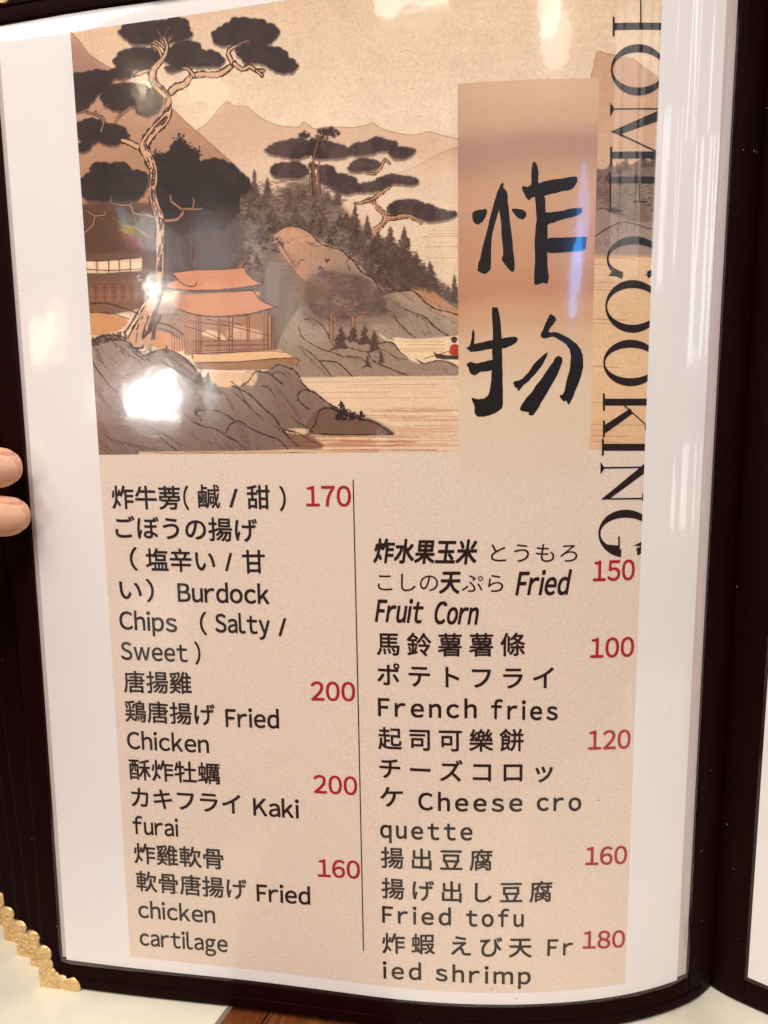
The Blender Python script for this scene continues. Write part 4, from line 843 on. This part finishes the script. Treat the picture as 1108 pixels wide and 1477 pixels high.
# ------------------------------------------------------------ vertical HOME COOKING, cut off by the print edge
def ring(bm, cx, cy, rx, ry, ix, iy, a0=0, a1=360, lift=0.):
    """bowl with thick strokes where rx,ry exceed the inner ix,iy"""
    n = 48; A = [math.radians(a0+(a1-a0)*i/n) for i in range(n+1)]
    o_ = P([(cx+rx*math.cos(a), cy+ry*math.sin(a)) for a in A]); i_ = P([(cx+ix*math.cos(a), cy+iy*math.sin(a)) for a in A])
    vo = [bm.verts.new((x,-y,lift)) for x, y in o_]; vi = [bm.verts.new((x,-y,lift)) for x, y in i_]
    for k in range(n): bm.faces.new((vo[k],vo[k+1],vi[k+1],vi[k]))
def quad(bm, a, b, c, d_, lift=0.): 
    vs = [bm.verts.new((x,-y,lift)) for x, y in P([a,b,c,d_])]; bm.faces.new(vs)
def letter(kind, B, y0, y1):
    bm = bmesh.new(); T = B+75; e = [0]
    def Q(a,b,c,d_): e[0] += 1; quad(bm, a, b, c, d_, .003*e[0])
    if kind == 'H':
        for c_ in (y0+14, y1-15.5): Q((B,c_-5),(T,c_-5),(T,c_+5),(B,c_+5)); Q((B-1.5,c_-15),(B+1.5,c_-13),(B+1.5,c_+13),(B-1.5,c_+15)); Q((B+1,c_-5),(B+1,c_-12),(B+5,c_-5),(B+5,c_-5)) if 0 else None
        Q((B+38,y0+19),(B+40,y0+19),(B+40,y1-20),(B+38,y1-20))
    elif kind in 'OCG':
        cy = (y0+y1)/2; ry = (y1-y0)/2
        if kind == 'O': ring(bm, B+37.5, cy, 39.5, ry, 36.8, ry-11.5)
        else:
            if kind == 'C': cy = y0+ry*1.12; ring(bm, B+37.5, cy, 39.5, ry*1.12, 36.8, ry*1.12-11.5, 116, 420)
            else: cy = y0+ry*1.08; ring(bm, B+37.5, cy, 39.5, ry*1.08, 36.5, ry*1.08-11.5, 100, 425)
            if kind == 'C': Q((B+0,y1-1),(B+7,y1-9),(B+22,y1-2),(B+22,y1)); Q((B+52,y1-2),(B+70,y1-9),(B+76,y1-12),(B+76,y1))
            else:
                Q((B+9,y1-14),(B+28,y1-12),(B+28,y1-2),(B+12,y1-5)); Q((B+26.5,y1-26),(B+29,y1-25),(B+29,y1),(B+26.5,y1)); Q((B+48,y1-12),(B+63,y1-19),(B+76,y1-22),(B+76,y1-11))
    elif kind == 'M':
        Q((B-2,y0),(B+3,y0+7),(B+3,y0+12),(B-2,y0+20)); Q((B+2,y0+8.5),(T,y0+8.5),(T,y0+10.5),(B+2,y0+10.5)); Q((B-1,y0+42),(B+13,y0+46),(T,y0+24),(T,y0+8.5)); Q((B-1,y0+42),(B+6,y0+42),(T,y0+75),(T,y0+77))
        Q((B,y1-21),(T,y1-21),(T,y1-11),(B,y1-11)); Q((B-2,y1-29),(B+1,y1-27),(B+1,y1-2),(B-2,y1))
    elif kind == 'E':
        Q((B,y0+8),(T,y0+8),(T,y0+18),(B,y0+18)); Q((B-2,y0),(B+1,y0+2),(B+1,y0+18),(B-2,y0+18)); Q((B-1,y0+17),(B+1.4,y0+17),(B+1.4,y1),(B-1,y1)); Q((B-1,y1-8),(B+18,y1-2),(B+18,y1),(B-1,y1))
        Q((B+41,y0+17),(B+43.5,y0+17),(B+43.5,y1-14),(B+41,y1-14)); Q((B+32,y1-16),(B+53,y1-16),(B+53,y1-14),(B+32,y1-14)); Q((B+58,y1-2),(B+72,y1-10),(B+76,y1-12),(B+76,y1))
    elif kind == 'K':
        Q((B,y0+8),(T,y0+8),(T,y0+18),(B,y0+18)); Q((B-1.5,y0),(B+1.5,y0+1),(B+1.5,y0+25),(B-1.5,y0+26)); Q((B+28,y0+18),(B+31,y0+18),(T,y0+58),(T,y0+60)); Q((B+38,y0+22),(B+42,y0+29),(B+2,y0+58),(B+1,y0+46)); Q((B-1.5,y0+39),(B+1.5,y0+40),(B+1.5,y1-2),(B-1.5,y1)); Q((B+58,y1-16),(B+62,y1-20),(B+62,y1-12),(B+60,y1-12))
    elif kind == 'I':
        Q((B,y0+8),(T,y0+8),(T,y0+18),(B,y0+18)); Q((B-1.5,y0),(B+1.5,y0+2),(B+1.5,y1-2),(B-1.5,y1))
    elif kind == 'N':
        Q((B-2,y0),(B+3,y0+7),(B+3,y0+11),(B-2,y0+18)); Q((B+2,y0+7.5),(T,y0+6.5),(T,y0+8.5),(B+2,y0+9.8)); Q((B+62,y0+2),(B+62,y0+16),(B+10,y1-4),(B-1,y1-4)); Q((B+1,y1-5.5),(T,y1-6.5),(T,y1-4),(B-1,y1-3.5)); Q((B+58,y1-12),(B+61,y1-14),(B+61,y1+0),(B+58,y1-2))
    return bm
for kind, B, y0, y1 in (('H',885,-36,54),('O',883,64,138),('M',882,148,240),('E',880,247,306),('C',877,341,399),('O',875,404,480),('O',872,490,557),('K',871,567,632),('I',869.5,632,658),('N',868,666,724),('G',865,735,799)):
    me = bm_cut_map(letter(kind, B, y0, y1), .12, 'heading_letter', 2.5, BR_-.02)
    if me: link('heading_letter', me, MT['ink'], sheet)
# ------------------------------------------------------------ set text
_gl = {}
def glyph(ch, fat=0.0):
    if ch in _gl: return _gl[ch]
    fc = chr(ord(ch)+0xFEE0) if '!' <= ch <= '~' and ch not in '/' else ch
    cu = bpy.data.curves.new('t', 'FONT'); cu.body = fc; cu.size = 1; cu.resolution_u = 4; cu.offset = 0
    ob = bpy.data.objects.new('t', cu); COL.objects.link(ob); bpy.context.view_layer.update()
    dg = bpy.context.evaluated_depsgraph_get(); me = bpy.data.meshes.new_from_object(ob.evaluated_get(dg))
    V = np.array([v.co[:2] for v in me.vertices]); F = [tuple(p.vertices) for p in me.polygons]
    bpy.data.objects.remove(ob); bpy.data.curves.remove(cu); bpy.data.meshes.remove(me)
    _gl[ch] = (V, F); return V, F
CJK_W = 1.0
def run(name, text, x0, y0, x1, y1, em, mat='ink', fat=.015, off=.12, shear=0., track=0., label=None, gap=.11, latin=1.0):
    """x0,y0 .. x1,y1: ink start and end of the line at mid-height of the letters; em in mm"""
    a, b = P([(x0,y0),(x1,y1)]); pen = 0.; items = []
    for ch in text:
        if ch == ' ': pen += .30+track; continue
        V, F = glyph(ch, fat); lo, hi = V[:,0].min(), V[:,0].max()
        if ord(ch) > 0x2E00 and ch not in '（）': items.append((V-[0,0], F, pen, 1.0)); pen += 1.0+track
        elif ch == '（': items.append((V-[lo-.42,0], F, pen, 1.0)); pen += .42+(hi-lo)+.12+track
        elif ch == '）': items.append((V-[lo-.10,0], F, pen, 1.0)); pen += .10+(hi-lo)+.42+track
        else: items.append(((V-[lo,0])*[latin,1]+[gap*.5,0], F, pen, 1.0)); pen += (hi-lo)*latin+gap+track
    xs = [np.concatenate([[V[:,0].min()+p_, V[:,0].max()+p_]]) for V, F, p_, _ in items]; lo = min(x[0] for x in xs); hi = max(x[1] for x in xs)
    k = (b[0]-a[0])/(hi-lo); bm = bmesh.new()
    if not .80 < k/em < 1.25: print('TEXT', text, 'stretch', round(k/em,3))
    for V, F, p_, _ in items:
        X = a[0]+(V[:,0]+p_-lo)*k; t = (X-a[0])/(b[0]-a[0]+1e-9); Yc = a[1]+(b[1]-a[1])*t
        yy = (V[:,1]-.38)*em; X = X+yy*shear
        for q_, (ox, oy) in enumerate(((0,0),) if fat < .002 else ((-1,-.8),(1,-.8),(-1,.8),(1,.8),(0,1.1),(0,-1.1))):
            vs = [bm.verts.new((float(x)+ox*fat*em, float(-(yc)+y)+oy*fat*em, .003*q_)) for x, yc, y in zip(X, Yc, yy)]
            for f in F:
                try: bm.faces.new([vs[i] for i in f])
                except ValueError: pass
    me = bm_cut_map(bm, off, name); o = link(name, me, MT[mat], sheet)
    if label: o['label'] = label
    return o
def dish(*a, **k): return run('dish_name', *a, **k)
def price(text, x0, y0, x1, y1, em=7.9): return run('price', text, x0, y0, x1, y1, em, 'red', .014, .12, 0, 0, 'red price %s' % text, gap=.10)
EM = 7.7
dish('炸牛蒡', 162, 717, 260, 718, EM); dish('(', 265, 718, 272, 718, EM); dish('鹹', 286, 716, 317, 716, EM, fat=.011); dish('/', 331, 717, 343, 717, EM); dish('甜', 357, 717, 389, 717, EM); dish(')', 404, 719, 412, 719, EM)
dish('ごぼうの揚げ', 167, 760, 371, 765, EM); dish('（', 188, 806, 198, 806, EM); dish('塩辛い', 211, 807, 310, 809, EM); dish('/', 325, 809, 335, 809, EM); dish('甘', 350, 810, 382, 810, EM)
dish('い）', 173, 850, 222, 852, EM); dish('Burdock', 257, 854, 388, 857, EM, fat=.018); dish('Chips', 173, 894, 255, 898, EM, fat=.018); dish('（', 289, 899, 298, 899, EM); dish('Salty', 311, 898, 389, 901, EM, fat=.018); dish('/', 402, 903, 413, 903, EM); dish('Sweet )', 175, 938, 289, 942, EM)
dish('唐揚雞', 179, 983, 276, 985, EM); dish('鶏唐揚げ', 181, 1025, 310, 1031, EM); dish('Fried', 326, 1035, 402, 1037, EM, fat=.018); dish('Chicken', 184, 1067, 301, 1073, EM)
dish('酥炸牡蠣', 187, 1109, 317, 1116, EM); dish('カキフライ', 190, 1149, 347, 1160, EM); dish('Kaki', 366, 1163, 431, 1167, EM, fat=.018); dish('furai', 192, 1190, 257, 1194, EM)
dish('炸雞軟骨', 194, 1230, 322, 1239, EM); dish('軟骨唐揚げ', 197, 1270, 356, 1283, EM); dish('Fried', 371, 1287, 447, 1292, EM, fat=.018); dish('chicken', 200, 1311, 310, 1319, EM); dish('cartilage', 202, 1351, 328, 1361, EM)
dish('炸水果玉米', 541, 794, 688, 796, 7.6, fat=.023, shear=.13); dish('とうもろ', 708, 797, 833, 797, 6.2, fat=.0)
dish('こしの', 545, 839, 632, 840, 6.2, fat=0.); dish('天', 636, 839, 664, 839, 7.4, fat=.023, shear=.13); dish('ぷら', 666, 841, 726, 841, 6.2, fat=0.)
dish('Fried', 747, 841, 821, 840, 9.0, fat=.018, shear=.16, gap=.12); dish('Fruit', 544, 880, 610, 882, 8.8, fat=.018, shear=.16, gap=.12); dish('Corn', 628, 883, 690, 884, 8.8, fat=.018, shear=.16, gap=.12)
RE = 7.5
dish('馬鈴薯薯條', 544, 928, 757, 929, RE, track=.22); dish('ポテトフライ', 545, 972, 798, 977, RE, track=.22); dish('French', 546, 1019, 687, 1022, RE*.98, gap=.26, fat=.019); dish('fries', 709, 1023, 804, 1025, RE*.98, gap=.26, fat=.019)
dish('起司可樂餅', 546, 1064, 755, 1067, RE, track=.22); dish('チーズコロッ', 548, 1107, 797, 1112, RE, track=.22)
dish('ケ', 549, 1149, 581, 1149, RE); dish('Cheese', 604, 1155, 753, 1157, RE*.98, gap=.26, fat=.019); dish('cro', 775, 1156, 838, 1156, RE*.98, gap=.26, fat=.019); dish('quette', 549, 1195, 681, 1199, RE*.98, gap=.26, fat=.019)
dish('揚出豆腐', 550, 1236, 710, 1240, RE, track=.22); dish('揚げ出し豆腐', 551, 1280, 796, 1285, RE, track=.22); dish('Fried', 552, 1318, 650, 1322, RE*.98, gap=.26, fat=.019); dish('tofu', 673, 1323, 755, 1324, RE*.98, gap=.26, fat=.019)
dish('炸蝦', 552, 1360, 627, 1361, RE, track=.22); dish('えび天', 651, 1363, 767, 1366, RE, track=.22); dish('Fr', 790, 1366, 826, 1365, RE*.98, gap=.26); dish('ied', 553, 1399, 607, 1401, RE*.98, gap=.26, fat=.019); dish('shrimp', 629, 1402, 765, 1407, RE*.98, gap=.26, fat=.019)
price('170', 442, 715, 506, 715); price('200', 449, 996, 512, 997); price('200', 453, 1130, 515, 1133); price('160', 459, 1251, 519, 1254)
price('150', 856, 823, 915, 821); price('100', 852, 934, 914, 932); price('120', 849, 1067, 909, 1065); price('160', 845, 1234, 904, 1232); price('180', 841, 1355, 901, 1353)
bm = bmesh.new(); n_ = 20
L_ = P([(509.3+(525-509.3)*t, 692+(1371-692)*t) for t in np.linspace(0,1,n_)]); sm_ = L_[:,0].mean()
vv_ = [(bm.verts.new((sm_-.17,-y,0)), bm.verts.new((sm_+.17,-y,0))) for y in L_[:,1]]
for a_, b_ in zip(vv_, vv_[1:]): bm.faces.new((a_[0],a_[1],b_[1],b_[0]))
link('divider_line', bm_cut_map(bm, .12, 'divider_line'), MT['ink'], sheet)

# ------------------------------------------------------------ the hand holding the left edge
def ray_at(px, py, Z):
    d_ = np.array([(px-IW/2)/FPX, -(py-IH/2)/FPX, -1.])@RC; k = (Z-CAM[2])/d_[2]; return CAM+d_*k
def tube(path, radii, n=22, squash=1.0, up=(0,0,1)):
    """closed tube through points with elliptic rings; squash flattens it along up"""
    path = smooth(path, 6); m = len(path); r = np.interp(np.linspace(0,1,m), np.linspace(0,1,len(radii)), radii)
    T = np.gradient(path, axis=0); T /= np.linalg.norm(T,axis=1)[:,None]; up = np.array(up, float); V = []; F = []
    for i in range(m):
        b = up-T[i]*np.dot(up,T[i]); b /= np.linalg.norm(b); a = np.cross(b,T[i])
        for j in range(n):
            t = 2*math.pi*j/n; V.append(path[i]+a*math.cos(t)*r[i]+b*math.sin(t)*r[i]*squash)
    for i in range(m-1):
        for j in range(n): F.append((i*n+j, i*n+(j+1)%n, (i+1)*n+(j+1)%n, (i+1)*n+j))
    F.append(tuple(range(n))[::-1]); F.append(tuple((m-1)*n+j for j in range(n))); return np.array(V), F
person = empty('person', tuple(W(ray_at(-60,740,10)))); tag(person, "person's hand holding the left edge of the menu, two fingertips showing", 'person')
PHI = math.radians(34)
def tilt(p, piv):
    """turn the hand about the fingertips so the nails face the reader"""
    q = np.array(p, float)-piv; c_, s_ = math.cos(PHI), math.sin(PHI)
    return np.stack([q[...,0]*c_+q[...,2]*s_, q[...,1], -q[...,0]*s_+q[...,2]*c_], -1)+piv
VV, FF = [], []
def add(V, F):
    k = sum(len(v) for v in VV); VV.append(V); FF.extend([tuple(i+k for i in f) for f in F])
def finger(tip, base_r, yb, lift, L=62, pitch=.0, z0=6.8):
    """tip: photo point of the fingertip end; runs left to a knuckle"""
    zs = float(page(-5., 150., 1.0)[2])+base_r*.86-.5; t = ray_at(tip[0], tip[1], zs)
    x, y, z = t
    path = [(x-.3,y,z),(x-1.2,y+.1,z),(x-3.0,y+.35,z+.15),(x-6,y+.7,z+.35),(x-12,y+1.4,z+1.0),(x-20,y+2.0+yb*.2,z+3.2),(x-26,y+yb*.4,z+6.0),(x-36,y+yb*.6,z+9.5),(x-46,y+yb*.8,z+9.0),(x-62,y+yb,z+3),(x-76,y+yb*1.1,z-6)]
    r = base_r; rad = [r*.26,r*.56,r*.80,r*.94,r*1.0,r*1.0,r*1.1,r*1.06,r*1.14,r*1.25,r*1.3]
    add(*tube(path, rad, 26, .86)); return t
tips = [((18,677), 6.5, 7), ((28.5,747), 6.5, 0), ((-22,815), 6.2, -5), ((-75,872), 5.5, -9)]
TP = []
for (tp_, r_, yb) in tips: TP.append(finger(tp_, r_, yb, 0))
c = (TP[1]+TP[2])/2
# palm, thumb (behind the menu) and wrist
add(*tube([(c[0]-64,c[1]+2,c[2]+1),(c[0]-78,c[1]-2,c[2]-8),(c[0]-100,c[1]-8,c[2]-20),(c[0]-128,c[1]-18,c[2]-30),(c[0]-150,c[1]-30,c[2]-36)], [22,30,32,26,22], 30, .5))
add(*tube([(c[0]-120,c[1]-14,c[2]-27),(c[0]-150,c[1]-30,c[2]-36),(c[0]-190,c[1]-56,c[2]-44),(c[0]-260,c[1]-104,c[2]-56)], [23,21,24,32], 28, .8))
add(*tube([(c[0]-92,c[1]+14,c[2]-22),(c[0]-74,c[1]+26,c[2]-34),(c[0]-52,c[1]+32,c[2]-42),(c[0]-30,c[1]+34,c[2]-47),(c[0]-14,c[1]+34,c[2]-47),(c[0]-8,c[1]+34,c[2]-46)], [15,12,10.5,9.5,8.5,4], 24, .85))
hm = mesh('hand', W(np.concatenate(VV)), FF); ho = bpy.data.objects.new('hand', hm); COL.objects.link(ho)
rm = ho.modifiers.new('r', 'REMESH'); rm.mode = 'VOXEL'; rm.voxel_size = .0007; sm = ho.modifiers.new('s', 'SMOOTH'); sm.iterations = 4; sm.factor = .6
bpy.context.view_layer.update(); me = bpy.data.meshes.new_from_object(ho.evaluated_get(bpy.context.evaluated_depsgraph_get())); bpy.data.objects.remove(ho)
# skin folds beside the nails and at the knuckles
cc = np.empty(len(me.vertices)*3, np.float32); me.vertices.foreach_get('co', cc); cc = cc.reshape(-1,3)
nn = np.empty(len(me.vertices)*3, np.float32); me.vertices.foreach_get('normal', nn); nn = nn.reshape(-1,3)
NL = [(TP[0], 13.5, 4.3), (TP[1], 13.5, 4.3)]
for (t, L, hw) in NL:
    w0 = W(t); dx = (w0[0]-cc[:,0])*1000; dz = (cc[:,2]-w0[2])*1000-.4; front = cc[:,1] < w0[1]
    u = (dx-1.0)/L; rr = np.abs(dz)/hw
    g_ = np.exp(-((rr-1.06)/.10)**2)*(u > .0)*(u < .95)*front
    e_ = (rr < 1.06)*(u > -.02)*(u < 1)*front
    k_ = np.exp(-((rr-1.32)/.14)**2)*(u > .02)*(u < 1)*front
    cc -= (nn*((g_*.40+e_*.55-k_*.22)*.001)[:,None]).astype(np.float32)
for (t, _, _) in NL:
    w0 = W(t); dx = (w0[0]-cc[:,0])*1000
    for q in (24.5, 26.2, 27.6): cc -= (nn*(np.exp(-((dx-q)/.35)**2)*.00018*((np.abs(cc[:,2]-w0[2]) < .008)&(dx < 60)))[:,None]).astype(np.float32)
piv = TP[1]-np.array([2.5,0,5.0])
mm_ = np.stack([cc[:,0]*1000, cc[:,2]*1000-HB, -cc[:,1]*1000], -1)
me.vertices.foreach_set('co', W(tilt(mm_, piv)).astype(np.float32).ravel()); me.update()
me.name = 'hand'; hand = link('hand', me, MT['skin'], None, True); hand.parent = person; hand.matrix_parent_inverse = person.matrix_world.inverted() if 0 else Matrix.Translation(-person.location)
for (t, L, hw) in NL:
    V = []; F = []; A, B = 22, 17; r_ = 6.5
    for i in range(A):
        u = i/(A-1)
        for j in range(B):
            wv = (j/(B-1)*2-1)
            hwu = hw*(.86+.14*min(1,u*2.2))*(1-.04*u)*math.sqrt(max(0, 1-max(0,(.16-u)/.16)**2*.55))
            yy = wv*hwu; x = t[0]-1.0-L*u+1.6*abs(wv)**2.6*(1 if u < .5 else 0)*(-(1-u*2))
            rl_ = np.interp(1.0+L*u, [0,1.2,3,6,12,20], [r_*.50,r_*.66,r_*.83,r_*.95,r_*1.02,r_*1.02])*.86
            zc = t[2]+np.interp(1.0+L*u, [0,3,6,12,20], [0,.15,.35,1.0,3.2])
            z = zc+math.sqrt(max(.2, rl_**2-(yy*.86)**2*.98))-.28-.0*u+.15*(1-wv*wv)
            V.append((x, t[1]+.15+.115*(1.0+L*u)+yy, z))
    for i in range(A-1):
        for j in range(B-1): a = i*B+j; F.append((a,a+1,a+B+1,a+B))
    m_ = mesh('fingernail', W(tilt(np.array(V), piv)), F); bm = bmesh.new(); bm.from_mesh(m_); bmesh.ops.recalc_face_normals(bm, faces=bm.faces)
    if sum(f.normal.y for f in bm.faces) > 0: bmesh.ops.reverse_faces(bm, faces=bm.faces)
    bmesh.ops.solidify(bm, geom=bm.faces[:], thickness=.0005); bm.to_mesh(m_)
    o = link('fingernail', m_, MT['nail'], hand, True)
